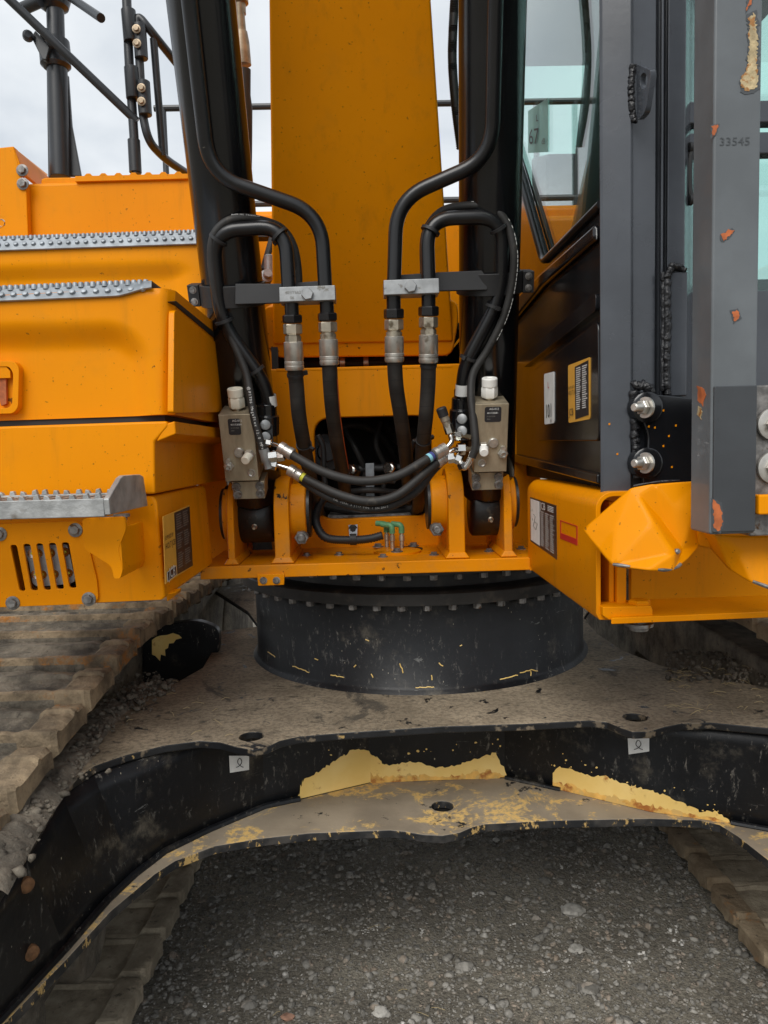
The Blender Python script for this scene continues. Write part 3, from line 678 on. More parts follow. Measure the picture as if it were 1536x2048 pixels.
# swivel cover with grease fittings
cc = H(795, 1104, ZD); mb = MB(); mb.lathe(cc, Z, [(0, .068), (.005, .068), (.006, .066)], 40); sw = mb.build('swivel_cover', 'yellow_deck', EX)
mb = MB(); mb.lathe(cc+Vector((.02, .055, 0)), Z, [(0, .055), (.002, .055)], 40); mb.build('cover_recess', 'dark', deck)
for (x, y) in ((756, 1094), (827, 1092), (794, 1104)): screw(x, y, ZD+.006, .011, sw)
for (x, y, k) in ((774, 1094, 1), (785, 1097, 0), (804, 1096, -1)):
    p = H(x, y, ZD+.006); mb = MB()
    mb.lathe(p, Z, [(0, .006), (.02, .006), (.022, .008), (.036, .008), (.038, .006), (.046, .006)], 12, 0)
    ex = p+Z*.044; mb.tube(smooth_path([ex, ex+Z*.024, ex+Z*.024+Vector((-.03 if k >= 0 else -.028, .012, .002))], .012, 5), .0085, 12, 1)
    mb.build('grease_fitting', ['zinc_y', 'green'], sw)
# front wall of the main frame with its opening
wd = 2.27
def WP(x, y): return D(x, y, wd + .10*max(0, (1000-y)/260))
mb = MB()
outer = [D(x, y, wd) for x, y in ((395, 742), (1078, 722), (1084, 1120), (395, 1140))]
op = rcorner([D(x, y, wd) for x, y in ((627, 836), (862, 830), (868, 1030), (635, 1040))], .055, 6)
mb.holed(outer, [op], UP*.035)
wall = mb.build('frame_front_wall', 'yellow', EX, bevel=.006, seg=3)
# top return of the wall, worn to primer at its ends
mb = MB(); mb.prism([D(552, 744, wd-.001), D(905, 736, wd-.001), D(905, 736, wd-.001)+UP*.2+Z*.0, D(552, 744, wd-.001)+UP*.2], Z*.01); mb.build('wall_flange', 'yellow', wall, bevel=.003)
# dark compartment behind the opening
mb = MB(); w0, w1 = wx(560, 900, wd), wx(940, 900, wd); z0, z1 = ZD+.005, D(740, 700, wd).z
mb.abox(w0, w1, wd+.62, wd+.64, z0, z1+.3); mb.abox(w0-.02, w0, wd+.04, wd+.62, z0, z1+.05); mb.abox(w1, w1+.02, wd+.04, wd+.62, z0, z1+.05); mb.abox(w0, w1, wd+.04, wd+.62, z1+.06, z1+.08)
comp = mb.build('hose_compartment', 'dark', EX)
def T(pts): return [D(*p) for p in pts]
mb = MB()
mb.lathe(D(652, 905, 2.36), (Vector((.25, -1, .1))), [(-.10, .05), (-.02, .05), (-.018, .058), (0, .058), (.002, .044), (.004, .044), (.006, .03), (.02, .028), (.022, .01)], 28); mb.build('horn', 'matte', comp)
mb = MB(); mb.tube(T([(690, 948, 2.40), (720, 938, 2.40), (800, 936, 2.40), (860, 940, 2.42)]), .014, 12); mb.build('manifold_tube', 'matte', comp)
for (x, y) in ((705, 942), (782, 938)):
    mb = MB(); mb.hexn(D(x, y, 2.36), Vector((-.4, -1, .2)), -.02, .022, .022, 0); mb.lathe(D(x, y, 2.36), Vector((-.4, -1, .2)), [(.02, .014), (.03, .014)], 14, 0); mb.build('union_nut', 'chrome', comp)
mb = MB(); mb.prism(T([(731, 927, 2.34), (748, 926, 2.34), (749, 998, 2.34), (732, 999, 2.34)]), UP*.01); mb.build('spacer_plate', 'galv', comp, bevel=.001)
for k, (pts, r) in enumerate(((((640, 880, 2.5), (700, 850, 2.5), (760, 870, 2.55), (800, 930, 2.6)), .012), (((690, 985, 2.36), (740, 980, 2.33), (800, 986, 2.36)), .010), (((690, 1003, 2.36), (740, 998, 2.33), (810, 1004, 2.36)), .010), (((830, 860, 2.45), (815, 900, 2.42), (830, 960, 2.45)), .016), (((640, 1010, 2.4), (720, 1024, 2.35), (830, 1018, 2.4)), .013), (((770, 850, 2.6), (800, 880, 2.55), (850, 900, 2.5)), .02), (((660, 840, 2.7), (680, 900, 2.7), (660, 1000, 2.7)), .03), (((690, 860, 2.42), (712, 900, 2.38), (730, 950, 2.40), (720, 1020, 2.40)), .009), (((760, 845, 2.44), (752, 890, 2.40), (770, 940, 2.42), (760, 1020, 2.42)), .009), (((845, 850, 2.36), (835, 900, 2.34), (850, 960, 2.36), (840, 1020, 2.38)), .008), (((690, 962, 2.32), (740, 958, 2.31), (790, 964, 2.32)), .007))):
    mb = MB(); mb.tube(spline(T(pts), 6), r, 10); mb.build('inner_hose', 'rubber', comp)
mb = MB(); mb.box(D(745, 1032, 2.42), UX*.14, UP*.08, Z*.012); mb.build('floor_rib', 'bolt', comp)
# gap between boom and wall
mb = MB(); mb.tube(T([(600, 728, 2.45), (740, 724, 2.43), (880, 722, 2.45)]), .016, 10); mb.build('cross_pipe', 'matte', comp)
for x in (688, 735): 
    mb = MB(); mb.lathe(D(x-8, 724, 2.42), UX, [(0, .022), (.016, .022)], 16); mb.build('pipe_band', 'zinc', comp)

# ------------------------------------------------------------------ boom
def bl(px0, py0, d0, px1, py1, d1): return D(px0, py0, d0), D(px1, py1, d1)
BB = .42                                         # boom depth
def BD(y): return 2.31-.44*(700-y)/700
back = (UP*.97+Z*.25).normalized()
mb = MB()
L0, R0 = D(546, 690, BD(690)), D(907, 684, BD(684)); Lt, Rt = D(538, 0, BD(0)), D(862, 0, BD(0))
Lt2, Rt2 = L0+(Lt-L0)*1.55, R0+(Rt-R0)*1.55
mb.prism([L0, R0, Rt2, Lt2], back*BB)
boom = mb.build('boom', 'yellow', EX, bevel=.008, seg=3)
mb = MB(); sh = lambda x, y: D(x, y, BD(y)+.004)
pl = rcorner([sh(524, 612), sh(914, 600), sh(918, 640), sh(905, 712), sh(552, 716), sh(530, 690)], .03, 5)
mb.prism(pl, back*.30); mb.build('boom_foot', 'yellow_grease', boom, bevel=.006)
mb = MB(); fr_ = lambda x, y: D(x, y, BD(y)-.006)
mb.prism(rcorner([fr_(549, 560), fr_(903, 552), fr_(907, 684), fr_(550, 690)], .015, 4), back*.012); 
# upper structure behind: engine hood, counterweight rails
mb = MB(); mb.abox(-.62, .5, 3.0, 4.9, 1.3, D(700, 436, 3.0).z); mb.abox(-.6, .48, 3.3, 4.8, 1.3, D(700, 425, 3.3).z+.02); hood = mb.build('engine_hood', 'yellow', EX, bevel=.03, seg=3)
zr1, zr2 = D(700, 210, 4.4).z, D(700, 404, 4.4).z
for k, z in enumerate((zr1, zr2)):
    mb = MB(); mb.tube([loc(-1.15, 4.4, z), loc(1.75, 4.4, z)], .017, 10); mb.build('guard_rail', 'rail', EX)
for w in (-1.1, -.3, .33, 1.0, 1.7):
    mb = MB(); mb.tube([loc(w, 4.4, 1.6), loc(w, 4.4, zr1)], .017, 10); mb.build('guard_rail_post', 'rail', EX)
# small fittings seen between boom and left cylinder
mb = MB(); mb.box(D(532, 470, 2.75), UX*.03, UP*.03, Z*.014, 0); mb.tube(spline(T([(545, 475, 2.7), (538, 500, 2.68), (527, 540, 2.66)]), 6), .012, 10, 1); mb.lathe(D(530, 560, 2.6), Vector((.4, -1, .3)), [(-.03, .022), (.03, .022), (.032, .014), (.05, .014)], 16, 2); mb.lathe(D(538, 530, 2.6), Z, [(-.03, .016), (.03, .016), (.034, .010)], 14, 2)
mb.build('filter_fitting', ['matte', 'rubber', 'clampalu'], EX)

# ------------------------------------------------------------------ boom cylinders, brackets, valve blocks
def dc(y): return 2.10-.37*(1030-y)/1030
CYL = {}
for side, (bx, by, tx) in (('L', (516, 1032, 402)), ('R', (973, 1018, 985))):
    base, top = D(bx, by, dc(by)), D(tx, 0, dc(0)); A = (top-base).normalized(); Bk = UX.cross(A).normalized()
    if Bk.y < 0: Bk = -Bk
    CYL[side] = (base, A, Bk)
    mb = MB(); mb.lathe(base, A, [(.04, .06), (.06, .075), (2.1, .075), (2.11, .06)], 48)
    cy = mb.build('boom_cylinder', 'black', EX, sharp=50)
    mb = MB(); mb.lathe(base-UX*.047, UX, [(0, .068), (.006, .074), (.088, .074), (.094, .068)], 36); mb.lathe(base-Bk*.0-A*.0, -Bk, [(.07, .008), (.076, .008), (.078, .005), (.088, .004)], 8, 1)
    mb.build('cylinder_eye', ['greaseblack', 'zinc_y'], cy, sharp=50) if 'greaseblack' in M else None
    if 'greaseblack' not in M:
        M['greaseblack'] = basic('greasy_black_paint', (.014, .013, .012), .38, var=.3, vscale=20, bump=.4, bscale=30, specks=(((.06, .05, .035), 30, .58, .7),)); mb.build('cylinder_eye', ['greaseblack', 'zinc_y'], cy, sharp=50)
    CYL[side+'o'] = cy
zp = D(560, 952, 2.065).z-.10
def lug(x0, x1, y, name, boss_side, ry=1.0, ztop=0):
    w0, w1 = wx(x0, y, 1.965), wx(x1, y, 1.965); zc = zp+ztop
    prof = [(1.965, ZD), (1.966, zc)] + [(2.066-.10*math.cos(math.radians(a)), zc+.10*math.sin(math.radians(a))) for a in range(10, 171, 10)] + [(2.17, zc), (2.275, zc-.05), (2.275, ZD)]
    mb = MB(); mb.prism([loc(w0, d, z) for d, z in prof], UX*(w1-w0))
    mb.prism([loc(w0-.012, 1.958, ZD+.001), loc(w1+.012, 1.958, ZD+.001), loc(w1, 1.964, ZD+.018), loc(w0, 1.964, ZD+.018)], UP*.25)
    lo = mb.build('cylinder_bracket', 'yellow_grease', EX, bevel=.004)
    c = loc(w1 if boss_side > 0 else w0, 2.066, zc); mb = MB()
    ln = .042 if (w1-w0) > .03 else .018
    mb.lathe(c, UX*boss_side, [(-.005, .078), (ln-.003, .078), (ln, .074)], 36)
    mb.lathe(c, UX*boss_side, [(ln, .07), (ln+.008, .07)], 36, 1)
    mb.build('pin_boss', ['yellow_grease', 'greaseblack'], lo, sharp=40)
    if ln > .03:
        q = loc((w1+.03) if boss_side > 0 else (w0-.03), 1.985, zc-.062); mb = MB(); mb.lathe(q, -UP, [(-.06, .016), (-.002, .016)], 16); mb.hexn(q, -UP, 0, .014, .019); mb.lathe(q, -UP, [(.012, .012), (.024, .011), (.026, .008)], 14); mb.build('keeper_bolt', 'bolt', lo, sharp=30)
    return lo
lug(453, 467, 1040, 'a', -1); lug(547, 578, 1040, 'b', 1); lug(897, 930, 1040, 'c', -1, ztop=.012); lug(1008, 1025, 1040, 'd', 1, ztop=.012)
# dark plate behind the eye
mb = MB(); mb.prism(T([(545, 1100, 2.262), (540, 1065, 2.262), (520, 1062, 2.262), (500, 1080, 2.262), (505, 1100, 2.262)]), UP*.004); mb.build('oil_stain', 'greaseblack', wall)

def quad(side, pts, dep, name, mat, parent, bevel=.0015, **k):
    base, A, Bk = CYL[side]; mb = MB(); mb.prism([D(*p) for p in pts], Bk*dep); return mb.build(name, mat, parent, bevel=bevel, **k)
def decal_text(mb, o, u, v, lines, h, mi=1):
    for i, (t, s, dx) in enumerate(lines): mb.text(t, o+u*dx-v*(h*i), u, v, s, mi)
for side in 'LR':
    base, A, Bk = CYL[side]; cy = CYL[side+'o']
    if side == 'L': f = [(436, 830, 1.855), (505, 828, 1.855), (518, 961, 1.892), (451, 963, 1.892)]; g_ = [(463, 964, 1.915), (529, 962, 1.915), (530, 997, 1.923), (468, 999, 1.923)]
    else: f = [(951, 809, 1.85), (1018, 807, 1.85), (1013, 943, 1.888), (948, 945, 1.888)]; g_ = [(943, 946, 1.915), (1007, 944, 1.915), (1005, 979, 1.923), (944, 981, 1.923)]
    vb = quad(side, f, .105, 'valve_block', 'valve', EX)
    nrm = -Bk
    lowb = quad(side, g_, .07, 'valve_flange', 'valve', vb)
    q = [D(*p) for p in f]; g4 = [D(*p) for p in g_]
    def on(a, b, q=q): return q[0]*(1-a)*(1-b)+q[1]*a*(1-b)+q[2]*a*b+q[3]*(1-a)*b
    u = (q[1]-q[0]).normalized(); v = (q[0]-q[3]).normalized()
    if side == 'L': sites = dict(label=(.26, .06, .62, .30), plug=(.50, .56), relief=(.80, .60), test=(.16, .76), sock=(.80, .88), cap=.48)
    else: sites = dict(label=(.28, .04, .78, .26), plug=(.56, .56), relief=(.27, .62), test=(.86, .72), sock=(.24, .86), cap=.50)
    # white cap
    ct = on(sites['cap'], 0)+Bk*.045; mb = MB()
    mb.lathe(ct, A, [(-.001, .010), (.006, .010)], 14, 1)
    mb.lathe(ct, A, [(.006, .0185), (.010, .0205), (.030, .0205), (.034, .0185)], 6, 0); mb.lathe(ct, A, [(.033, .0175), (.035, .0195), (.053, .0195), (.055, .018), (.055, .010), (.053, .009)], 24, 0)
    mb.build('relief_cap', ['white' if side == 'L' else 'white2', 'zinc_y'], vb, sharp=30)
    # black printed label
    a0, b0, a1, b1 = sites['label']; lq = rcorner([on(a0, b0)+nrm*.0006, on(a1, b0)+nrm*.0006, on(a1, b1)+nrm*.0006, on(a0, b1)+nrm*.0006], .006, 4)
    mb = MB(); mb.prism(lq, -nrm*.0004)
    o = on(a0+.06, b0+.045)+nrm*.0008
    mb.text('AG-012', o+u*.006, u, v, .0075, 1, up=.0003); o2 = on(a0+.07, b0+.10)+nrm*.0008; mb.text('401/C8084' if side == 'L' else '401/C8081', o2, u, v, .0062, 1, up=.0003)
    mb.text('01/07/2020', on(a0+.07, b0+.145)+nrm*.0008, u, v, .0045, 2, up=.0003); mb.text('0001', on(a0+.07, b0+.185)+nrm*.0008, u, v, .0045, 2, up=.0003)
    mb.build('part_label', ['label_black', 'print_white', 'print_grey'], vb)
    # plugs and ports
    p = on(*sites['plug']); mb = MB(); mb.lathe(p, nrm, [(-.002, .0125), (.006, .0125), (.008, .011)], 20); mb.build('plug', 'zinc', vb)
    p = on(*sites['relief']); ax = (nrm+UX*(-.22 if side == 'L' else -.1)-Z*.15).normalized(); mb = MB(); mb.hexn(p, ax, -.004, .012, .014, 1); mb.lathe(p, ax, [(.010, .0115), (.034, .011), (.036, .009)], 18, 0); mb.build('relief_screw', ['white' if side == 'L' else 'white2', 'zinc'], vb)
    p = on(*sites['test']); mb = MB(); mb.hexn(p, nrm, 0, .008, .013); mb.lathe(p, nrm, [(.006, .009), (.016, .009), (.017, .006), (.012, .005)], 16); mb.lathe(p+v*.014, nrm, [(0, .006), (.012, .006)], 12); mb.build('test_port', 'zinc', vb, sharp=30)
    p = on(*sites['sock']); mb = MB(); mb.lathe(p, nrm, [(-.001, .0105), (.002, .0105), (.0025, .008), (.0005, .0055)], 18); mb.build('socket_plug', 'zinc', vb)
    for (a, b) in ((.13, .28), (.85, .26), (.14, .72), (.86, .70)):
        p = on(a, b, g4); mb = MB(); mb.lathe(p, nrm, [(-.001, .0115), (.004, .0115), (.005, .0105), (.005, .006), (.002, .0055)], 18); mb.build('socket_screw', 'bolt', vb, sharp=30)
# ------------------------------------------------------------------ steel pipes on the cylinders
def pipe(pts, r=.0168, fil=.06, name='hydraulic_pipe', mat='pipe'):
    mb = MB(); path = smooth_path(T(pts), fil, 10); mb.tube(path, r, 20); o = mb.build(name, mat, EX, sharp=60); return o, path
PLA, _ = pipe([(352, -250, 1.545), (378, 0, 1.633), (418, 350, 1.752), (642, 428, 1.785), (652, 602, 1.803)], fil=.075)
PLB, pLB = pipe([(579, 602, 1.803), (570, 452, 1.795), (424, 462, 1.80), (440, 640, 1.865), (527, 762, 1.905), (541, 815, 1.93)], fil=.065)
PRA, _ = pipe([(998, -250, 1.545), (991, 0, 1.633), (984, 316, 1.745), (793, 400, 1.785), (787, 592, 1.80)], fil=.075)
PRB, pRB = pipe([(858, 592, 1.80), (853, 438, 1.795), (1004, 432, 1.80), (1003, 590, 1.855), (926, 735, 1.895), (924, 815, 1.93)], fil=.065)
# pipe end flanges beside the valve blocks
for (x, y, s) in ((532, 830, 1), (925, 818, -1)):
    mb = MB(); c = D(x, y, 1.93)
    mb.lathe(D(x+3*s, y-40, 1.925), (D(x, y+30, 1.94)-D(x, y-40, 1.92)), [(.0, .018), (.02, .018), (.022, .024), (.05, .025), (.052, .03), (.10, .03), (.104, .026)], 20)
    mb.box(D(x, y+42, 1.945), UX*.022, UP*.03, Z*.028)
    fo = mb.build('pipe_flange', 'black', EX, bevel=.002)
    for yy in (20, 44):
        q = D(x-(2 if s > 0 else 0), y+yy, 1.905); mb = MB(); mb.lathe(q, -UP+UX*.25*s, [(0, .0125), (.012, .0125), (.013, .011)], 20); mb.build('flange_bolt', 'clampalu', fo)
    # paper tag round the pipe
    a, b = (D(538, 790, 1.92), D(541, 812, 1.93)) if s > 0 else (D(925, 768, 1.905), D(924, 790, 1.915))
    mb = MB(); mb.tube([a, b], .0176, 20, 0, cap=False); mb.build('paper_tag', 'label_white', fo)
# clamps, straps
def clamp(x0, y0, x1, y1, dep, name='pipe_clamp'):
    mb = MB(); q = T([(x0, y0, dep), (x1, y0-4, dep), (x1+1, y1-4, dep), (x0+1, y1, dep)]); mb.prism(q, UP*.05)
    return mb.build(name, 'clampalu', EX, bevel=.002), q
cl, q = clamp(558, 574, 670, 604, 1.775); mb = MB(); mb.hexn(D(615, 589, 1.775), -UP, -.001, .010, .0145, 0, .2); mb.build('clamp_bolt', 'clampalu', cl, sharp=30)
mb = MB(); u = (q[1]-q[0]).normalized(); v = (q[0]-q[3]).normalized(); mb.text('401/Y6621', D(570, 588, 1.7745), u, v, .0095, 0, up=.0004); mb.text('06', D(580, 598, 1.7745), u, v, .0095, 0, up=.0004); mb.build('stamped_number', 'print_grey', cl)
cr_, q = clamp(767, 560, 878, 590, 1.772); mb = MB(); mb.hexn(D(821, 574, 1.772), -UP, -.001, .010, .0145, 0, .2); mb.build('clamp_bolt', 'clampalu', cr_, sharp=30)
for side, xa, xb, ya, yb in (('L', 430, 665, 566, 606), ('R', 768, 1015, 541, 583)):
    base, A, Bk = CYL[side]; cy = CYL[side+'o']
    c = D(468 if side == 'L' else 979, (ya+yb)/2, dc((ya+yb)/2)); c = base+A*((c-base).dot(A))
    mb = MB(); mb.lathe(c-A*.026, A, [(0, .0762), (0, .082), (.052, .082), (.052, .0762)], 48)
    if side == 'L': q = T([(470, ya+1, 1.835), (560, ya+1, 1.83), (662, ya-6, 1.832), (662, yb-10, 1.832), (560, yb, 1.83), (470, yb+3, 1.835)])
    else: q = T([(975, ya-1, 1.835), (880, ya+3, 1.83), (775, ya+10, 1.832), (775, yb-2, 1.832), (880, yb-1, 1.83), (975, yb-3, 1.835)])
    mb.prism(q, UP*.008)
    # clamp ears at the outer side of the band
    e = c+UX*(-.094 if side == 'L' else .094); mb.box(e-Bk*.012, UX*.014, Bk*.012, A*.026); mb.box(e+Bk*.016, UX*.014, Bk*.012, A*.026)
    mb.build('strap_bracket', 'matte', cy, bevel=.002)
    for t in (-.014, .014):
        mb = MB(); mb.bolt(e-Bk*.024+A*t, -Bk, .006); mb.build('strap_bolt', 'bolt', cy, sharp=30)
# ------------------------------------------------------------------ large hoses below the clamps
def zip_tie(path_pt, ax, r, parent, ang=.7):
    mb = MB(); u, v = basis(ax); ring = [path_pt+(u*math.cos(a)+v*math.sin(a))*(r+.0012) for a in (2*math.pi*k/20 for k in range(21))]
    mb.lathe(path_pt-ax.normalized()*.0035, ax, [(0, r+.0002), (0, r+.0022), (.007, r+.0022), (.007, r+.0002)], 20)
    k = (u*math.cos(ang)+v*math.sin(ang)); mb.box(path_pt+k*(r+.006), k*.006, ax.normalized()*.005, k.cross(ax.normalized())*.004)
    return mb.build('zip_tie', 'matte', parent, sharp=30)
def hose_text(mb, path, r, txt, size, mi, start=.0, side=None, flipv=False):
    L_ = [0]
    for a, b in zip(path, path[1:]): L_.append(L_[-1]+(b-a).length)
    s = start
    for ch in txt:
        if s+size*.7 > L_[-1]: break
        if ch != ' ':
            i = max(k for k in range(len(L_)-1) if L_[k] <= s); a, b = path[i], path[i+1]; t = (s-L_[i])/(L_[i+1]-L_[i]); p = a+(b-a)*t
            u = (b-a).normalized(); w = (CAM-p); w = (w-u*w.dot(u)).normalized()
            if side: w = (w+side-u*side.dot(u)).normalized()
            v = w.cross(u); mb.text(ch, p+w*(r+.0006)-v*size*.35, u, v, size, mi, up=.0002)
        s += size*.68
def big_hose(top, mids, nuty, x1y1, wrapmat='wrap', txt=None):
    # top: pixel where pipe leaves the clamp; x1y1: end of ferrule; mids: hose points
    p0, p1 = D(*top), D(*x1y1); ax = (p1-p0).normalized(); Lh = (p1-p0).length
    def t(y): return Lh*(y-top[1])/(x1y1[1]-top[1])
    n0, n1, n2, n3 = nuty
    path = spline([p1-ax*.01]+[D(*m_) for m_ in mids], 8)
    mb = MB(); mb.tube(path, .0185, 20, 0)
    if txt: hose_text(mb, path, .0185, txt, .0085, 1, .06, UX*.8)
    ho = mb.build('hydraulic_hose', [wrapmat, 'print_white'], EX, sharp=60)
    mb = MB(); mb.lathe(p0, ax, [(-.02, .0168), (t(n0)+.002, .0168)], 20, 1); mb.hexn(p0, ax, t(n0)-.001, t(n1), .0245, 1, .3); mb.build('lock_nut', ['matte', 'pipe'], ho, sharp=30)
    mb = MB(); mb.hexn(p0, ax, t(n1)+.001, t(n2), .0225, 0, .12); mb.lathe(p0, ax, [(t(n2)-.001, .0165), (t(n2)+.004, .0165), (t(n2)+.004, .019), (t(n3), .019)], 6 if top[0] < 620 or top[0] > 830 else 20); mb.build('union_nut', 'zinc_y', ho, sharp=30)
    a, b = t(n3), Lh; mb = MB(); mb.lathe(p0, ax, [(a, .0175), (a+.002, .0225), (b-.024, .0232), (b-.023, .0224), (b-.021, .0224), (b-.020, .0234), (b-.014, .0234), (b-.013, .0224), (b-.011, .0224), (b-.010, .0235), (b-.004, .0235), (b, .0215)], 32); mb.build('ferrule', 'zinc', ho, sharp=40)
    return ho, path
h1, p1 = big_hose((583, 606, 1.803), [(593, 770, 1.85), (598, 830, 1.88), (608, 890, 1.95), (622, 960, 2.08), (632, 1010, 2.2), (640, 1030, 2.35)], (630, 646, 668, 682), (589, 740, 1.83))
h2, p2 = big_hose((653, 600, 1.803), [(661, 770, 1.85), (666, 830, 1.90), (675, 890, 1.98), (686, 950, 2.12), (692, 1000, 2.3)], (626, 642, 664, 677), (659, 730, 1.825))
h3, p3 = big_hose((787, 590, 1.80), [(792, 770, 1.85), (801, 830, 1.90), (809, 890, 1.99), (815, 950, 2.12), (818, 1000, 2.3)], (618, 637, 660, 671), (789, 724, 1.825))
h4, p4 = big_hose((857, 590, 1.80), [(856, 770, 1.85), (852, 830, 1.88), (846, 890, 1.96), (840, 960, 2.1), (836, 1010, 2.25), (830, 1030, 2.4)], (613, 632, 655, 668), (857, 726, 1.825))
# orange stripes with lettering on the two inner hoses
for ho, path, sx in ((h2, p2, 1),):
    mb = MB(); pts = []
    for i in range(6, len(path)-10):
        a, b = path[i], path[i+1]; u = (b-a).normalized(); w = CAM-a; w = (w-u*w.dot(u)).normalized(); s = u.cross(w); w2 = (w*.35-s*.94*(-1 if s.x < 0 else 1)*-1).normalized(); pts.append(a+w2*.0187)
    mb.tube(pts, .0016, 5); mb.build('printed_stripe', 'orange_print', ho)
def along(path, f):
    i = int(f*(len(path)-2)); return path[i], (path[i+1]-path[i])
for ho, path, f, r in ((h1, p1, .10, .0185), (h4, p4, .06, .0185), (h1, p1, .52, .0185), (h4, p4, .50, .0185)):
    p, ax = along(path, f); zip_tie(p, ax, r, ho, RND.uniform(-1, 1))
# ------------------------------------------------------------------ thin hoses strapped to the pipes
def thin(pts, r, mat='rubber', name='control_hose', txt=None, size=.008, start=0, mats=None):
    mb = MB(); path = spline(T(pts), 8); mb.tube(path, r, 14, 0)
    if txt: hose_text(mb, path, r, txt, size, 1, start)
    return mb.build(name, [mat, 'print_white'], EX, sharp=60), path
a1, q1 = thin([(597, 600, 1.86), (596, 540, 1.85), (586, 490, 1.835), (562, 456, 1.825), (520, 440, 1.815), (480, 436, 1.80), (446, 448, 1.795), (425, 480, 1.80), (424, 540, 1.82), (440, 620, 1.85), (465, 680, 1.87), (490, 740, 1.875), (499, 780, 1.87), (507, 830, 1.86), (520, 880, 1.86), (529, 905, 1.865)], .0098)
# lettering along the lower run of that hose, read downwards
mb = MB(); path = spline(T([(497, 772, 1.87), (507, 830, 1.86), (520, 880, 1.86), (529, 905, 1.865)]), 10); hose_text(mb, path, .0098, '@ P1T06 MegaFlex 12.0 MPa (1740 P', .0092, 0, .004); mb.build('hose_lettering', 'print_white', a1)
mb = MB(); path = spline(T([(455, 438, 1.80), (480, 436, 1.80), (520, 440, 1.815)]), 8); hose_text(mb, path, .0098, 'RAMING PROGREAR', .0062, 0, .012, Z*.9); mb.build('hose_lettering', 'print_white', a1)
b1, q2 = thin([(851, 600, 1.86), (848, 540, 1.85), (850, 470, 1.835), (880, 425, 1.82), (930, 412, 1.81), (980, 416, 1.80), (1014, 448, 1.80), (1028, 510, 1.81), (1022, 580, 1.835), (1005, 640, 1.855), (975, 700, 1.875), (947, 745, 1.88), (942, 790, 1.87), (947, 840, 1.86), (951, 890, 1.855), (944, 915, 1.86)], .0098)
mb = MB()
for i in range(30, len(q2)-44, 1):                      # broken line of print on the outer side
    if RND.random() < .6:
        a, b = q2[i], q2[i+1]; u = (b-a).normalized(); w = (CAM-a); w = (w-u*w.dot(u)).normalized(); s = w.cross(u); s = s if s.x > 0 else -s; mb.tube([a+(s*.86+w*.5).normalized()*.0099, a+(b-a)*.75+(s*.86+w*.5).normalized()*.0099], .0009, 5)
mb.build('hose_lettering', 'print_white', b1)
for path, pts, r, o in ((pLB, ((432, 470), (562, 470), (444, 645), (518, 745)), .0168, PLB), (pRB, ((855, 470), (1000, 452), (990, 615), (935, 725)), .0168, PRB)):
    for (x, y) in pts:
        best = min(range(len(path)-1), key=lambda i: ((path[i]+path[i+1])/2-D(x, y, 1.82)).length); p, ax = (path[best]+path[best+1])/2, path[best+1]-path[best]
        zip_tie(p+Vector((0, -.002, 0)), ax, .021, o, RND.uniform(0, 6))
# ------------------------------------------------------------------ crossing hoses between the two valve blocks
def swag(pts, r, name='crossing_hose', mats=None, txt=None, start=.1):
    mb = MB(); path = spline(T(pts), 10); mb.tube(path, r, 16, 0)
    if txt: hose_text(mb, path, r, txt, .0065, 1, start)
    return mb.build(name, ['rubber', 'print_white'], EX, sharp=60), path
s1, k1 = swag([(575, 903, 1.86), (598, 918, 1.85), (650, 945, 1.83), (720, 962, 1.82), (790, 953, 1.82), (845, 924, 1.83), (872, 907, 1.85)], .0112)
s2, k2 = swag([(590, 945, 1.87), (620, 962, 1.86), (680, 990, 1.83), (740, 1003, 1.82), (795, 990, 1.82), (845, 950, 1.84), (878, 921, 1.86)], .0112)
s3, k3 = swag([(593, 948, 1.885), (612, 966, 1.88), (660, 995, 1.855), (720, 1014, 1.845), (775, 1013, 1.84), (830, 985, 1.86), (862, 945, 1.875), (882, 924, 1.885)], .0112, txt='SAE 100R1 S J517 TYPE 1 SN DN10', start=.12)
def crimp(a, b, r, o, mat='zinc'):
    pa, pb = D(*a), D(*b); ax = pb-pa; Lc = ax.length; mb = MB(); mb.lathe(pa, ax, [(0, r), (.002, r+.004), (Lc*.3, r+.0045), (Lc*.32, r+.003), (Lc*.6, r+.003), (Lc*.62, r+.0045), (Lc-.003, r+.0042), (Lc, r*.8)], 20); mb.build('crimp', mat, o, sharp=30)
crimp((586, 910, 1.858), (558, 893, 1.868), .0112, s1); crimp((604, 954, 1.868), (577, 938, 1.878), .0112, s2)
crimp((868, 910, 1.845), (893, 896, 1.86), .0112, s1); crimp((872, 926, 1.86), (890, 914, 1.87), .0112, s2)
for (path, f, mat, o, nm) in ((k1, .955, 'blue', s1, 'blue_sleeve'), (k1, .93, 'lblue', s1, 'marker_ring'), (k2, .10, 'yring', s2, 'marker_ring')):
    i = int(f*(len(path)-3)); mb = MB(); mb.tube(path[i:i+3], .0117, 16, 0, cap=False); mb.build(nm, mat, o)
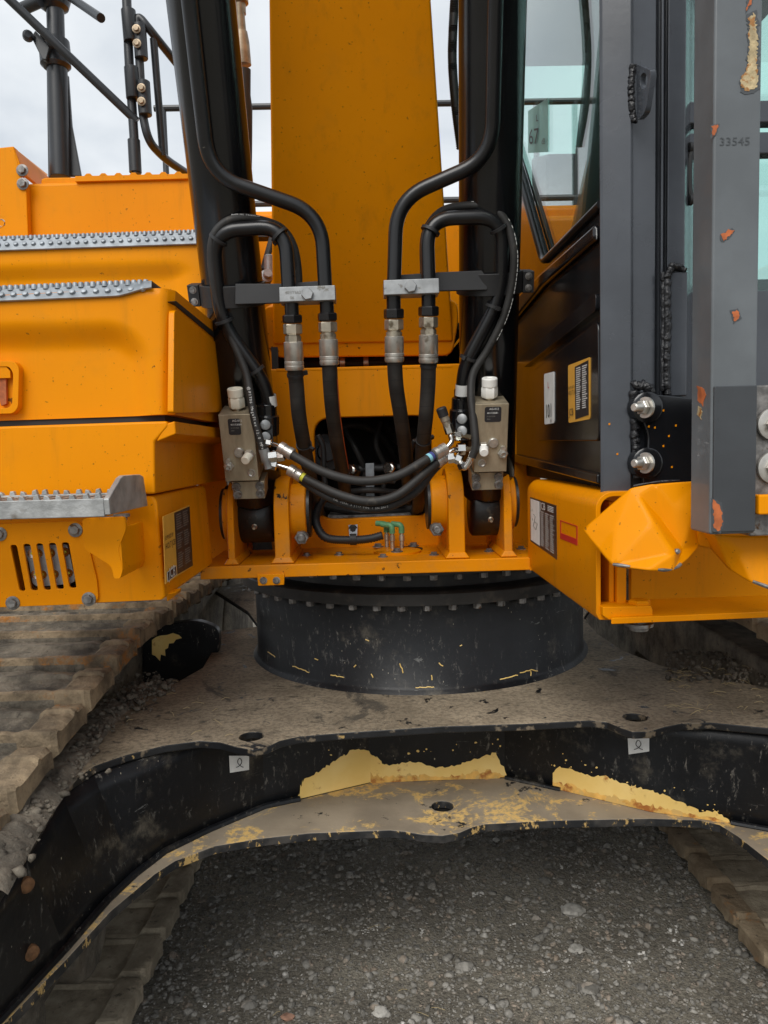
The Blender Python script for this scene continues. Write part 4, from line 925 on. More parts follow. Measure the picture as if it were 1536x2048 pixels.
# fittings at the blocks
def elbow(pts, r, nuts, name='elbow_fitting', mat='chrome'):
    mb = MB(); path = smooth_path(T(pts), .015, 6); mb.tube(path, r, 14)
    for (p, dr, t, rr) in nuts: mb.hexn(D(*p), Vector(dr), -t, t, rr, 0, .3)
    return mb.build(name, mat, EX, sharp=30)
elbow([(528, 905, 1.88), (533, 922, 1.87), (548, 915, 1.87), (562, 908, 1.868)], .007, [((545, 912, 1.87), (1, .1, .1), .012, .014), ((562, 912, 1.87), (1, -.1, .1), .009, .0135)])
elbow([(520, 880, 1.90), (540, 886, 1.88), (558, 892, 1.868)], .006, [((537, 886, 1.88), (1, 0, -.2), .007, .0105)])
elbow([(525, 925, 1.90), (548, 928, 1.885), (577, 937, 1.878)], .0075, [((545, 928, 1.885), (1, 0, -.3), .012, .0145)])
mb = MB(); mb.lathe(D(527, 898, 1.865), (D(534, 925, 1.87)-D(527, 898, 1.865)), [(0, .0125), (.028, .0125), (.034, .009), (.05, .0095)], 18); mb.build('hose_end', 'clampalu', EX)
elbow([(893, 896, 1.86), (905, 882, 1.865), (900, 868, 1.865), (912, 868, 1.89), (940, 874, 1.91)], .0068, [((914, 871, 1.885), (1, .2, 0), .009, .0125), ((898, 858, 1.865), (-.3, 0, 1), .012, .0125)])
mb = MB(); p = D(897, 858, 1.865); ax = D(889, 836, 1.86)-p; mb.lathe(p, ax, [(0, .010), (.02, .010), (.022, .0115), (.034, .0115)], 16, 0); mb.lathe(p, ax, [(.034, .013), (.054, .013), (.057, .010)], 16, 1); mb.build('capped_test_point', ['zinc_y', 'matte'], EX)
elbow([(890, 914, 1.87), (903, 900, 1.87), (925, 898, 1.89), (945, 898, 1.91)], .0075, [((922, 898, 1.887), (1, .1, 0), .011, .0155), ((901, 915, 1.87), (1, 0, .1), .009, .0145)])
elbow([(905, 916, 1.875), (920, 922, 1.875), (928, 938, 1.87), (938, 925, 1.865), (946, 905, 1.86)], .0085, [((915, 918, 1.875), (1, 0, -.5), .008, .0135), ((925, 932, 1.872), (.4, 0, -1), .008, .0125)])
# ------------------------------------------------------------------ wiring conduit to the swivel
def conduit(pts, r, name='corrugated_conduit', step=.0045, parent=None):
    path = spline(T(pts), 12); L_ = 0; fine = []
    for a, b in zip(path, path[1:]):
        n = max(1, int((b-a).length/(step/2)))
        for k in range(n): fine.append(a+(b-a)*(k/n))
    mb = MB(); mb.tube(fine, r, 12, 0, rfun=lambda i, p: r*(1.0 if i % 2 else .84)); return mb.build(name, 'matte', parent or EX, sharp=80)
cdt = conduit([(655, 985, 2.2), (637, 1015, 2.15), (632, 1045, 2.1), (650, 1074, 2.08), (690, 1080, 2.07), (735, 1078, 2.06), (768, 1070, 2.06)], .0125)
mb = MB(); mb.lathe(D(700, 1079, 2.068), UX, [(0, .0135), (0, .016), (.018, .016), (.018, .0135)], 18); mb.build('conduit_clip', 'matte', cdt)
mb = MB(); mb.prism(T([(697, 1050, 2.262), (715, 1049, 2.262), (714, 1076, 2.24), (699, 1077, 2.24)]), UP*.003); mb.bolt(D(706, 1058, 2.258), -UP, .009, 1); mb.build('clip_tab', ['galv', 'matte'], wall)
conduit([(635, 870, 2.2), (646, 895, 2.2), (648, 940, 2.2), (652, 990, 2.2)], .009, parent=cdt)
conduit([(830, 880, 2.2), (822, 900, 2.22), (818, 930, 2.24)], .008, parent=cdt)
# hoses and conduit beside the boom
conduit([(912, -40, 2.22), (906, 60, 2.22), (905, 130, 2.22), (912, 220, 2.22), (922, 300, 2.24)], .0135, name='boom_conduit')
mb = MB(); path = T([(478, 0, 2.28), (482, 62, 2.28), (485, 110, 2.29), (487, 138, 2.29), (486, 330, 2.33), (482, 400, 2.36)]); mb.tube(spline(path[3:], 8), .0265, 18, 0, rfun=lambda i, p: .0265 if i > 2 else .021); mb.lathe(path[1], path[3]-path[1], [(-.07, .013), (0, .015), (.002, .018), (.03, .022), (.09, .0235)], 20, 1); mb.lathe(D(477, -45, 2.28), path[1]-path[0], [(0, .024), (.07, .024), (.072, .016), (.10, .015)], 16, 1); mb.build('boom_hose', ['rubber', 'bronze'], EX, sharp=40) if 'bronze' in M else None
M['bronze'] = basic('oily_brass_fitting', (.30, .235, .16), .4, metal=.5, var=.3, vscale=30); mb.build('boom_hose', ['rubber', 'bronze'], EX, sharp=40)
# ------------------------------------------------------------------ left cabinet with steps (upper structure, front at depth 1.5)
CF = 1.50; CR = wx(310, 990, CF)                # front depth, right side width
def skin(xs, y0f, y1f, d, dep, mat, name, parent, ny=30, nx=44, rcorner_px=None):
    rows = []
    for j in range(ny+1):
        row = []
        for i in range(nx+1):
            x = xs[0]+(xs[1]-xs[0])*i/nx; ya, yb = y0f(x), y1f(x); y = ya+(yb-ya)*j/ny; row.append(D(x, y, d)+UP*dep(x, y))
        rows.append(row)
    mb = MB(); mb.sheet(rows); n = nx+1; o = len(mb.v)
    # return edges backwards
    for edge in ([rows[j][nx] for j in range(ny+1)],):
        mb.sheet([edge, [p+UP*.75 for p in edge]])
    mb.sheet([rows[0], [p+UP*.75 for p in rows[0]]]); mb.sheet([rows[ny], [p+UP*.75 for p in rows[ny]]])
    return mb.build(name, mat, parent, sharp=70)
def recess(x, y, xr, yt, soft_t, soft_r, dep, rad):
    # rounded-corner pressing: zero outside, dep inside
    a = max(0, (x-(xr-rad))); b = max(0, ((yt+rad)-y))
    dist = rad-math.hypot(a, b) if (a > 0 and b > 0) else min(xr-x, y-yt)
    s = soft_t if b > a*.6 else soft_r
    return dep*sstep(0, s, dist)
def rt(x, k): return k
# upper door of the front cabinet
def dep1(x, y):
    r = recess(x, y, 318-(830-y)*.10, 640-x*.018, 62, 60, .026, 90)
    c = sstep(318, 346, x); t = sstep(600, 568, y)*0
    return r + .030*c*c + max(0, (590-y))/30*.006
cab1 = skin((-190, 343), lambda x: 590-.05*x-(0 if x < 250 else -sstep(250, 343, x)*2), lambda x: 840-.034*x, CF, dep1, 'yellow', 'step_cabinet', EX, 44, 64)
cab1['label'] = 'yellow stepped tool cabinet left of the boom cylinder'
# right side skin of the cabinet, set in a little, with the dark shut line
sw_ = CR-.0
mb = MB()
def side(pts, c): return [SX(x, y, c) for x, y in pts]
c1 = wx(343, 700, CF)
mb.prism(side([(347, 603), (352, 602), (460, 690), (460, 701), (353, 612)], c1+.007), -UX*.012); mb.build('shut_line', 'dark', cab1)
mb = MB(); mb.prism(rcorner(side([(349, 622), (356, 619), (420, 674), (470, 718), (470, 824), (347, 826)], c1+.0075), .008, 3), -UX*.012); mb.build('side_panel', 'yellow', cab1, bevel=.002)
mb = MB(); mb.prism([D(-190, 845, CF+.03), D(330, 828, CF+.03), D(330, 850, CF+.03), D(-190, 866, CF+.03)], UP*.4); mb.build('shut_gap', 'dark', cab1)
# middle section
mb = MB(); mid = [(-190, 868), (0, 853), (334, 842), (337, 852), (309, 884), (310, 988), (0, 1000), (-190, 1008)]
mb.prism([D(x, y, CF+.004) for x, y in mid], UP*1.5); mb.build('body_panel', 'yellow', cab1, bevel=.005, seg=3)
mb = MB(); mb.prism([D(x, y, CF+.006) for x, y in ((330, 848), (350, 842), (352, 868), (312, 884))], UP*.6); mb.build('corner_filler', 'yellow', cab1, bevel=.003)
# lower section
mb = MB(); low = [(-190, 1010), (0, 1002), (306, 991), (313, 1003), (331, 1192), (326, 1200), (0, 1216), (-190, 1226)]
lamp_hole = [D(x, y, CF+.012) for x, y in ((12, 1082), (144, 1076), (162, 1186), (28, 1192))]; mb.holed([D(x, y, CF+.012) for x, y in low], [lamp_hole], UP*.46); lows = mb.build('skirt_panel', 'yellow', cab1, bevel=.006, seg=3)
mb = MB(); mb.prism(T([(332, 1188, CF+.03), (352, 1184, CF+.05), (350, 1192, CF+.06), (334, 1204, CF+.03)]), UP*.05); mb.build('corner_tab', 'yellow', cab1, bevel=.002)
# pressed door catch
mb = MB(); lr = rcorner([D(x, y, CF+.006) for x, y in ((-60, 722), (28, 722), (38, 735), (36, 815), (26, 827), (-60, 830))], .012, 4); inn = rcorner([D(x, y, CF+.006) for x, y in ((-46, 734), (18, 733), (26, 746), (24, 808), (16, 816), (-46, 818))], .012, 4)
mb.holed(lr, [inn], UP*.02); mb.prism([p+UP*.0175 for p in inn], UP*.002, 1); mb.prism([D(x, y, CF+.008) for x, y in ((-40, 734), (12, 733), (20, 742), (21, 756), (-40, 758))], UP*.012, 0); mb.prism([D(x, y, CF+.014) for x, y in ((-2, 756), (12, 757), (13, 808), (2, 812), (-4, 790))], UP*.008, 2)
mb.build('door_catch', ['yellow', 'yellow_grease', 'primer'], cab1, bevel=.002)  # catch floor in greased yellow: its darker tone stands for recess shade
# galvanised anti-slip treads
def tread(name, line, d, x0, x1, pitch, tail):
    # line: lower edge pixel y at x ; lip 22 px high, studs standing on the upper edge
    mb = MB(); n = 30; rows = [[], [], [], []]
    for i in range(n+1):
        x = x0+(x1-x0)*i/n; y = line(x); h = 22
        k = tail*sstep(x1-75, x1, x)
        a = D(x, y-k*14, d-.012); b = D(x, y-h-k*5, d+.006+k*.0)
        rows[0].append(a+UP*.004-Z*.002); rows[1].append(a); rows[2].append(b); rows[3].append(b+UP*.22+Z*.002)
    mb.sheet(rows)
    x = x0
    k = 0
    while x < x1-8:
        for (off, up_) in ((0, .0), (pitch*.5, .018)):
            p = D(x+off, line(x+off)-22+2, d+.006+up_)+Z*.0; r = .0062
            mb.lathe(p-Z*.001, Z, [(0, r), (.008, r*.9), (.010, r*.7), (.010, r*.4), (.006, r*.35)], 8)
        p = D(x+pitch*.25, line(x+pitch*.25)-10, d-.004); mb.lathe(p, (Z*.6-UP), [(0, .0062), (.005, .0055), (.006, .003)], 8)
        x += pitch
    return mb.build(name, 'galv', cab1, sharp=50)
tread('step_tread', lambda x: 601-.042*x, CF+.004, -190, 303, 23.5, 1.0)
# second step
C2 = 1.98
def dep2(x, y): return recess(x, y, 386, 527-x*.024, 40, 50, .022, 40)
skin((-200, 432), lambda x: 503-.033*x, lambda x: 700-.03*x, C2, dep2, 'yellow', 'step_riser', cab1, 30, 40)
tread('step_tread', lambda x: 500-.034*x, C2+.002, -200, 420, 17.5, 0)
mb = MB(); mb.prism(T([(-200, 592, CF+.03), (322, 577, CF+.03), (322, 582, CF+.03), (-200, 598, CF+.03)]), UP*.6); mb.build('step_deck', 'galv', cab1)
# third tier: upper panel, hood side, serrated walkway
C3 = 2.40
mb = MB(); mb.prism(T([(50, 366, C3), (440, 352, C3), (440, 560, C3), (55, 560, C3)]), UP*1.2); t3 = mb.build('hood_panel', 'yellow', cab1, bevel=.012, seg=3)
mb = MB(); mb.prism(T([(-240, 470, C3-.03), (-240, 320, C3-.03), (27, 292, C3-.03), (42, 352, C3-.03), (52, 372, C3-.03), (60, 560, C3-.03), (-240, 560, C3-.03)]), UP*.03)
mb.prism(T([(28, 294, C3-.028), (46, 345, C3-.028), (44, 352, C3-.028), (24, 300, C3-.028)]), UP*1.0+UX*.0); hs = mb.build('hood_side', 'yellow', cab1, bevel=.004)
mb = MB(); a, b = D(27, 296, C3-.028), D(95, 348, C3+.5); mb.prism([D(27, 294, C3-.02), D(45, 348, C3-.02), D(84, 352, C3+.25), D(92, 346, C3+.4)], UP*.02); mb.build('hood_edge', 'yellow', cab1, bevel=.003)
for (x, y) in ((45, 341), (46, 368)):
    mb = MB(); mb.bolt(D(x, y, C3-.032), -UP, .012); mb.build('hood_bolt', 'bolt', cab1, sharp=30)
mb = MB(); mb.lathe(D(2, 446, C3-.03), -UP, [(-.004, .013), (.0, .013), (.002, .011), (.0, .009), (-.002, .004)], 20); mb.build('lock_barrel', 'chrome', cab1)
mb = MB(); mb.prism(T([(150, 352, C3-.01), (376, 347, C3-.01), (376, 357, C3-.01), (150, 363, C3-.01)]), UP*.5)
for k in range(7):
    x = 168+k*30; mb.prism(T([(x, 352-.02*(x-150), C3-.01), (x+5, 347-.02*(x-150), C3-.01), (x+12, 347-.02*(x-150), C3-.01), (x+17, 352-.02*(x-150), C3-.01)]), UP*.5)
mb.build('walkway', 'yellow', cab1, bevel=.001)
mb = MB(); mb.prism(T([(82, 370, C3+.02), (82, 358, C3+.02), (90, 355, C3+.02), (150, 354, C3+.02), (168, 368, C3+.02)]), UP*.16); mb.build('mast_foot', 'yellow', cab1, bevel=.004)
# louvred work light panel
LP = CF+.006
def LPt(x, y): return D(x, y, LP+.05*0)
slots = []
for (xa, xb, ya, xc, xd, yb) in ((20, 33, 1090, 39, 51, 1182), (46, 60, 1088, 62, 76, 1181), (72, 85, 1087, 88, 102, 1180), (97, 111, 1086, 113, 128, 1178), (123, 137, 1085, 139, 153, 1176)):
    slots.append(rcorner([D(xa, ya, LP), D(xb, ya, LP), D(xd, yb, LP), D(xc, yb, LP)], .005, 3))
pan = rcorner([D(x, y, LP) for x, y in ((-60, 1050), (156, 1042), (172, 1060), (180, 1104), (194, 1160), (197, 1200), (180, 1208), (-60, 1217))], .012, 3)
mb = MB(); mb.holed(pan, slots, UP*.006, 0); mb.build('louvre_panel', 'yellow', cab1, bevel=.0012)
mb = MB(); hole_ = [D(x, y, LP+.0065) for x, y in ((13, 1083), (143, 1077), (161, 1185), (29, 1191))]; mb.prism([p+UP*.09 for p in hole_], UP*.003, 0); mb.build('lamp_recess', 'dark', cab1)
# the lamp stands just behind the slots
body = rcorner([D(x, y, LP+.016) for x, y in ((45, 1092), (134, 1088), (151, 1162), (140, 1168), (74, 1174), (64, 1166), (62, 1150), (56, 1120))], .006, 3)
mb = MB(); mb.prism(body, UP*.05, 0); wl = mb.build('work_lamp', 'clampalu', cab1, bevel=.0008)
for (x, y) in ((64, 1107), (77, 1107), (102, 1106), (130, 1104), (71, 1149), (85, 1149), (109, 1148), (137, 1146)):
    mb = MB(); mb.lathe(D(x, y, LP+.0158), -UP, [(0, .0095), (.0012, .009), (.0004, .004)], 14, 0); mb.lathe(D(x, y, LP+.0152), -UP, [(0, .003), (.0012, .002)], 8, 1); mb.build('lamp_led', ['chrome', 'yring'], cab1)
for (x, y) in ((151, 1060), (178, 1198), (26, 1206), (0, 1068)):
    mb = MB(); mb.bolt(D(x, y, LP), -UP, .0095); mb.build('panel_bolt', 'bolt', cab1, sharp=30)
# cast step with a raised end plate
S0 = 1.285; cS = wx(207, 1000, S0)
def topz(x, y): return D(x, y, S0).z
zs1, zs0 = D(120, 999, S0).z, D(120, 1036, S0).z
mb = MB(); mb.prism([loc(cS-1.0, S0, zs0), loc(cS, S0, zs0), loc(cS, S0, zs1), loc(cS-1.0, S0, zs1)], UP*.014)
mb.prism([loc(cS-1.0, S0+.19, zs0), loc(cS, S0+.19, zs0), loc(cS, S0+.19, zs1), loc(cS-1.0, S0+.19, zs1)], UP*.014)
for k in range(24):
    w = cS-.02-k*.028
    mb.abox(w-.004, w+.004, S0+.013, S0+.195, zs0+.008, zs1-.002)
for k in range(34):
    w = cS-.012-k*.021+RND.uniform(-.003, .003)
    for dd in (.002, .19): mb.prism([loc(w-.006, S0+dd, zs1-.001), loc(w+.006, S0+dd, zs1-.001), loc(w+.003, S0+dd, zs1+.007+RND.uniform(-.002, .004)), loc(w-.004, S0+dd, zs1+.008)], UP*.010)
st = mb.build('cast_step', 'alu', EX, bevel=.0015)
mb = MB(); mb.prism([SX(x, y, cS) for x, y in ((209, 1030), (206, 998), (231, 956), (237, 951), (270, 949), (277, 953), (286, 1012))], UX*.010); mb.build('end_plate', 'alu', st, bevel=.002)
for (x, y) in ((220, 1037), (243, 1032)):
    mb = MB(); mb.lathe(D(x, y-4, 1.40), -Z, [(0, .015), (.005, .015), (.006, .010), (.012, .010)], 14); mb.build('step_bolt', 'bolt', st)
mb = MB(); gp = rcorner([D(x, y, 1.375) for x, y in ((164, 1037), (250, 1033), (252, 1060), (236, 1098), (246, 1140), (240, 1158), (228, 1158), (222, 1132), (168, 1098))], .008, 3); mb.prism(gp, UP*.010); mb.prism(rcorner([D(x, y, 1.376) for x, y in ((228, 1060), (240, 1056), (246, 1140), (240, 1157), (230, 1157), (232, 1130))], .004, 3), UP*.14)
mb.build('step_bracket', 'yellow', cab1, bevel=.003)
# decal on the inner side of the lower panel
cD = wx(322, 1100, CF)+.006
def sd_pt(a, b):                                 # decal corners on the side plane: a along depth, b up
    return None
q = [SX(x, y, cD+.004) for x, y in ((326, 1033), (379, 1010), (386, 1132), (331, 1168))]
mb = MB(); mb.prism([p for p in q], -UX*.001, 0)
def lerp4(q, a, b): return q[0]*(1-a)*(1-b)+q[1]*a*(1-b)+q[2]*a*b+q[3]*(1-a)*b
pq = [lerp4(q, a, b)+UX*.0006 for a, b in ((.38, .02), (.99, .02), (.99, .99), (.40, .97))]; mb.prism(pq, -UX*.0003, 1)
u = (q[1]-q[0]).normalized(); v = (q[0]-q[3]).normalized()
mb.text('SUPPLIED BY', lerp4(q, .02, .36)+UX*.001, u, v, .0115, 2, up=.0004, wide=1.0); mb.text('HOLT JCB', lerp4(q, .03, .50)+UX*.001, u, v, .017, 2, up=.0004)
jq = [lerp4(q, a, b)+UX*.0008 for a, b in ((.05, .84), (.36, .82), (.37, .965), (.06, .985))]; mb.prism(jq, -UX*.0003, 3)
jq2 = [lerp4(q, a, b)+UX*.0012 for a, b in ((.065, .85), (.345, .83), (.355, .955), (.075, .975))]; mb.prism(jq2, -UX*.0003, 1)
mb.text('JCB', lerp4(q, .095, .955)+UX*.0016, u, v, .031, 3, up=.0004, wide=1.0)
for blk in range(3):
    for r in range(7):
        for cx in (.44, .70):
            L_ = RND.uniform(.14, .22); a, b = cx+(RND.random() < .15)*.0, .06+blk*.30+r*.036
            mb.prism([lerp4(pq, cx, b)*1, lerp4(pq, cx+L_, b), lerp4(pq, cx+L_, b+.012), lerp4(pq, cx, b+.012)], UX*.0006, 4) if False else mb.prism([p+UX*.0006 for p in (lerp4(q, cx, b), lerp4(q, cx+L_, b), lerp4(q, cx+L_, b+.011), lerp4(q, cx, b+.011))], UX*.0003, 4)
mb.build('supplier_decal', ['label_yellow', 'label_black', 'print_dark', 'print_white', 'print_grey'], cab1, label='black and yellow supplier decal')
# ------------------------------------------------------------------ mirror mast and handrails on the left
MR = 2.5
def rail(pts, r, name='handrail', fil=.05, parent=None, d=None):
    mb = MB(); mb.tube(smooth_path(T(pts), fil, 8), r, 14); return mb.build(name, 'rail', parent or EX, sharp=60)
mb = MB(); mb.lathe(D(121, 355, MR), D(114, 130, MR-.0)-D(121, 355, MR), [(0, .031), (.37, .031)], 24); mb.lathe(D(114, 140, MR), D(108, -60, MR)-D(114, 140, MR), [(0, .0265), (.45, .0265)], 24)
mb.prism(T([(96, 354, MR), (93, 156, MR), (98, 150, MR), (104, 150, MR), (104, 354, MR)]), UP*.012); mb.prism(T([(134, 352, MR+.01), (128, 152, MR+.01), (136, 150, MR+.01), (143, 250, MR+.01), (162, 352, MR+.01)]), UP*.012)
mast = mb.build('mast', 'rail', EX, bevel=.002, sharp=40)
mb = MB(); mb.lathe(D(112, 138, MR), D(108, 70, MR)-D(112, 138, MR), [(0, .036), (.01, .046), (.05, .047), (.085, .045), (.088, .03)], 24); mb.build('mast_collar', 'rail', mast)
mb = MB(); mb.lathe(D(107, 22, MR), D(105, -40, MR)-D(107, 22, MR), [(0, .028), (.012, .045), (.05, .056), (.1, .056)], 24); mb.build('mast_head', 'rail', mast)
mb = MB(); mb.tube(T([(137, -8, MR-.05), (202, 36, MR-.25)]), .0125, 12); mb.tube(T([(80, 2, MR-.05), (40, 20, MR-.02)]), .018, 12); mb.build('mast_arm', 'rail', mast)
for (x, y, r) in ((56, 72, .016), (91, 68, .016), (103, 84, .016)):
    mb = MB(); p = D(x, y, MR-.07); mb.lathe(p, Vector((.5, -1, 0)), [(-.012, r*.7), (-.006, r), (.006, r), (.012, r*.6)], 14); mb.build('clamp_cap', 'rail', mast)
mb = MB(); mb.prism(T([(70, 60, MR-.06), (100, 92, MR-.06), (92, 120, MR-.06), (84, 118, MR-.06), (62, 74, MR-.06)]), UP*.02); mb.build('clamp_plate', 'rail', mast, bevel=.003)
rail([(-20, -40, 2.36), (20, 0, 2.38), (274, 243, 2.5)], .0135)
g1 = rail([(251, -60, 2.5), (258, 120, 2.5), (273, 348, 2.5)], .0145)
mb = MB(); mb.lathe(D(271, 345, 2.5), D(268, 286, 2.5)-D(271, 345, 2.5), [(0, .0195), (.10, .0195)], 18); mb.build('post_sleeve', 'rail', g1)
for (xa, ya, xb, yb) in ((262, 84, 257, 26), (267, 198, 263, 142)): mb = MB(); mb.lathe(D(xa, ya, 2.49), D(xb, yb, 2.49)-D(xa, ya, 2.49), [(0, .0215), (.002, .0225), (.094, .0225), (.096, .02)], 18); mb.build('hinge_sleeve', 'rail', g1)
g2 = rail([(382, 352, 2.75), (330, 318, 2.6), (297, 283, 2.5), (285, 230, 2.5), (274, 28, 2.5), (300, 60, 2.5), (352, 125, 2.6), (420, 210, 2.75)], .0135, fil=.06)
rail([(307, 78, 2.52), (326, 312, 2.57)], .012, parent=g2)
for (xa, ya, xb, yb) in ((283, 118, 279, 56), (291, 231, 287, 170)): mb = MB(); mb.lathe(D(xa, ya, 2.49), D(xb, yb, 2.49)-D(xa, ya, 2.49), [(0, .019), (.002, .0205), (.102, .0205), (.104, .018)], 18); mb.build('hinge_sleeve', 'rail', g2)
for (x, y) in ((273, 58), (274, 87), (283, 176), (283, 203)):
    mb = MB(); mb.bolt(D(x, y, 2.465), -UP, .009); mb.build('hinge_bolt', 'bronze', g1, sharp=30)
# ------------------------------------------------------------------ cab
cC = wx(1202, 700, 1.44)                         # inner side of the cab
def CS(x, y, o=0): return SX(x, y, cC+o)
# inner side: window opening sits above the slanted sill
mb = MB(); side_poly = [(1022, 300), (1041, 362), (1085, 524), (1200, 410), (1206, 968), (1020, 918)]
mb.prism([CS(x, y) for x, y in side_poly], UX*.03)
cab = mb.build('cab', 'cabblack' if 'cabblack' in M else 'black', EX, bevel=.004, label='black operator cab with slanted side window at the right')
# pressed shapes on the side
mb = MB(); mb.prism([CS(x, y) for x, y in ((1024, 612), (1090, 548), (1203, 448), (1203, 478), (1095, 572), (1024, 655))], -UX*.016); mb.build('pressed_rib', 'black', cab, bevel=.014, seg=4)
mb = MB(); mb.prism(rcorner([CS(x, y) for x, y in ((1058, 752), (1204, 640), (1206, 882), (1080, 882))], .02, 3), -UX*.008); mb.build('pressed_panel', 'black', cab, bevel=.0075, seg=4)
mb = MB(); mb.prism(rcorner([CS(x, y) for x, y in ((1045, 715), (1204, 585), (1204, 620), (1055, 735))], .01, 3), -UX*.012); mb.build('pressed_rib', 'black', cab, bevel=.010, seg=4)
mb = MB(); mb.prism([CS(x, y) for x, y in ((1020, 905), (1206, 948), (1206, 968), (1020, 920))], -UX*.012); mb.build('sill_flange', 'black', cab, bevel=.004)
mb = MB(); mb.tube(smooth_path([CS(x, y, -.004) for x, y in ((1020, 290), (1041, 362), (1086, 524), (1202, 408))], .03, 8), .0085, 12); mb.build('window_seal', 'pipe', cab)
mb = MB(); mb.prism([CS(x, y, .012) for x, y in ((1005, -420), (1200, -700), (1200, 416), (1086, 520), (1044, 372), (1005, 250))], UX*.004); mb.build('side_window', 'glass', cab)
# far side, rear, roof and floor of the cab
w0, w1 = cC+.03, cC+.98; d0, d1 = 1.50, 3.1; zf, zsill, zt = 1.50, 2.0, 3.05
mb = MB(); mb.abox(w1, w1+.03, d0, d1, zf, zsill); mb.abox(w1, w1+.03, 2.35, 2.45, zsill, zt); mb.abox(w1, w1+.03, d1-.1, d1, zsill, zt); mb.abox(w1, w1+.03, d0, d0+.06, zsill, zt)
mb.abox(w0-.03, w1, d1-.04, d1, zf, 2.15); mb.abox(w0-.03, w0+.07, d1-.04, d1, 2.15, zt); mb.abox(w1-.1, w1, d1-.04, d1, 2.15, zt)
mb.abox(w0-.03, w1+.03, d0, d1, zt, zt+.06); mb.abox(w0, w1, d0, d1, zf-.04, zf)
mb.build('cab_shell', 'matte', cab, bevel=.004)
mb = MB(); mb.abox(w0+.25, w0+.75, 2.35, 2.5, 1.95, 2.75); mb.abox(w0+.25, w0+.75, 1.95, 2.45, 1.85, 1.97); mb.build('seat', 'matte', cab, bevel=.04, seg=3)
mb = MB(); mb.abox(w1-.004, w1, d0+.06, d1-.1, zsill, zt); mb.build('door_window', 'glass', cab)
mb = MB(); mb.abox(w0+.07, w1-.1, d1-.05, d1-.045, 2.15, zt); mb.build('rear_window', 'glass', cab)
# B post and window channel seen through the glass
mb = MB(); mb.prism([CS(x, y, .05) for x, y in ((1140, 520), (1150, 300), (1183, 0), (1210, -300), (1215, 600))], UX*.05); mb.build('front_post', 'matte', cab, bevel=.004)
mb = MB(); mb.prism([CS(x, y, .10) for x, y in ((1062, 315), (1092, 308), (1095, 500), (1065, 470))], UX*.12); mb.build('console', 'dark', cab, bevel=.01)
# sound level sticker on the glass
q = [CS(x, y, .010) for x, y in ((1056, 222), (1096, 196), (1096, 304), (1056, 306))]
mb = MB(); mb.prism(q, UX*.001, 0); u = (q[2]-q[3]).normalized(); v = Z
mb.text('67', lerp4(q, .08, .80)-UX*.002, u, v, .056, 1, up=.0004, wide=2.3); mb.text('L', lerp4(q, .46, .34)-UX*.002, u, v, .024, 1, up=.0004, wide=2.6); mb.text('dB', lerp4(q, .74, .84)-UX*.002, u, v, .02, 1, up=.0004, wide=2.0)
mb.build('noise_sticker', ['tint_label', 'print_dark'], cab)
# stickers on the lower panel
q = [CS(x, y, -.0095) for x, y in ((1088, 748), (1108, 743), (1108, 846), (1089, 849))]
mb = MB(); mb.prism(rcorner(q, .006, 3), UX*.001, 0); u = (q[1]-q[0]).normalized(); u = Vector((u.x, u.y, 0)).normalized()
mb.text('101', lerp4(q, .16, .88)-UX*.001, u, Z, .048, 1, up=.0005, wide=.95); mb.text('L', lerp4(q, .42, .30)-UX*.001, u, Z, .022, 2, up=.0005, wide=1.3); mb.text('dB', lerp4(q, .66, .98)-UX*.001, u, Z, .013, 1, up=.0005)
mb.build('noise_sticker', ['label_white', 'print_dark', 'red'], cab)
q = [CS(x, y, -.0095) for x, y in ((1136, 731), (1180, 714), (1180, 838), (1137, 846))]
mb = MB(); mb.prism(rcorner(q, .006, 3), UX*.001, 0); bq = [lerp4(q, a, b)-UX*.0006 for a, b in ((.34, .07), (.94, .04), (.95, .93), (.35, .96))]; mb.prism(bq, UX*.0003, 1)
for r in range(20):
    for cx in (.40, .68): L_ = RND.uniform(.14, .22); b = .10+r*.036; mb.prism([lerp4(q, a_, b_)-UX*.001 for a_, b_ in ((cx, b), (cx+L_, b), (cx+L_, b+.016), (cx, b+.016))], UX*.0003, 3)
mb.text('JCB', lerp4(q, .06, .88)-UX*.001, u, Z, .022, 2, up=.0005, wide=1.0); mb.text('SUPPLIED BY', lerp4(q, .03, .42)-UX*.001, u, Z, .008, 2, up=.0005, wide=1.4); mb.text('HOLT JCB', lerp4(q, .03, .52)-UX*.001, u, Z, .012, 2, up=.0005, wide=1.2)
mb.build('supplier_decal', ['label_yellow', 'label_black', 'print_dark', 'print_white'], cab)
M['stamp'] = basic('stamp_shade_grey', (.058, .064, .070), .5)  # darker grey paints in the shading of the stamped digits
# ------------------------------------------------------------------ front guard of the cab
zlo, zhi = D(1230, 992, 1.40).z, 3.2
def plan(pts): return [D(x, 600, d) for x, d in pts]
def vprism(mb, pts, z0, z1, mi=0):
    P = [Vector((p.x, p.y, z0)) for p in plan(pts)]; mb.prism(P, Z*(z1-z0), mi); return mb
mb = MB(); vprism(mb, [(1201, 1.46), (1200, 1.405), (1206, 1.40), (1262, 1.39), (1266, 1.405), (1310, 1.412), (1313, 1.44), (1318, 1.44), (1321, 1.412), (1326, 1.412), (1328, 1.44), (1331, 1.44), (1334, 1.405), (1368, 1.40), (1372, 1.41), (1385, 1.50)], zlo, zhi)
guard = mb.build('cab_guard', 'guard', EX, bevel=.002, label='grey black welded guard frame in front of the cab')
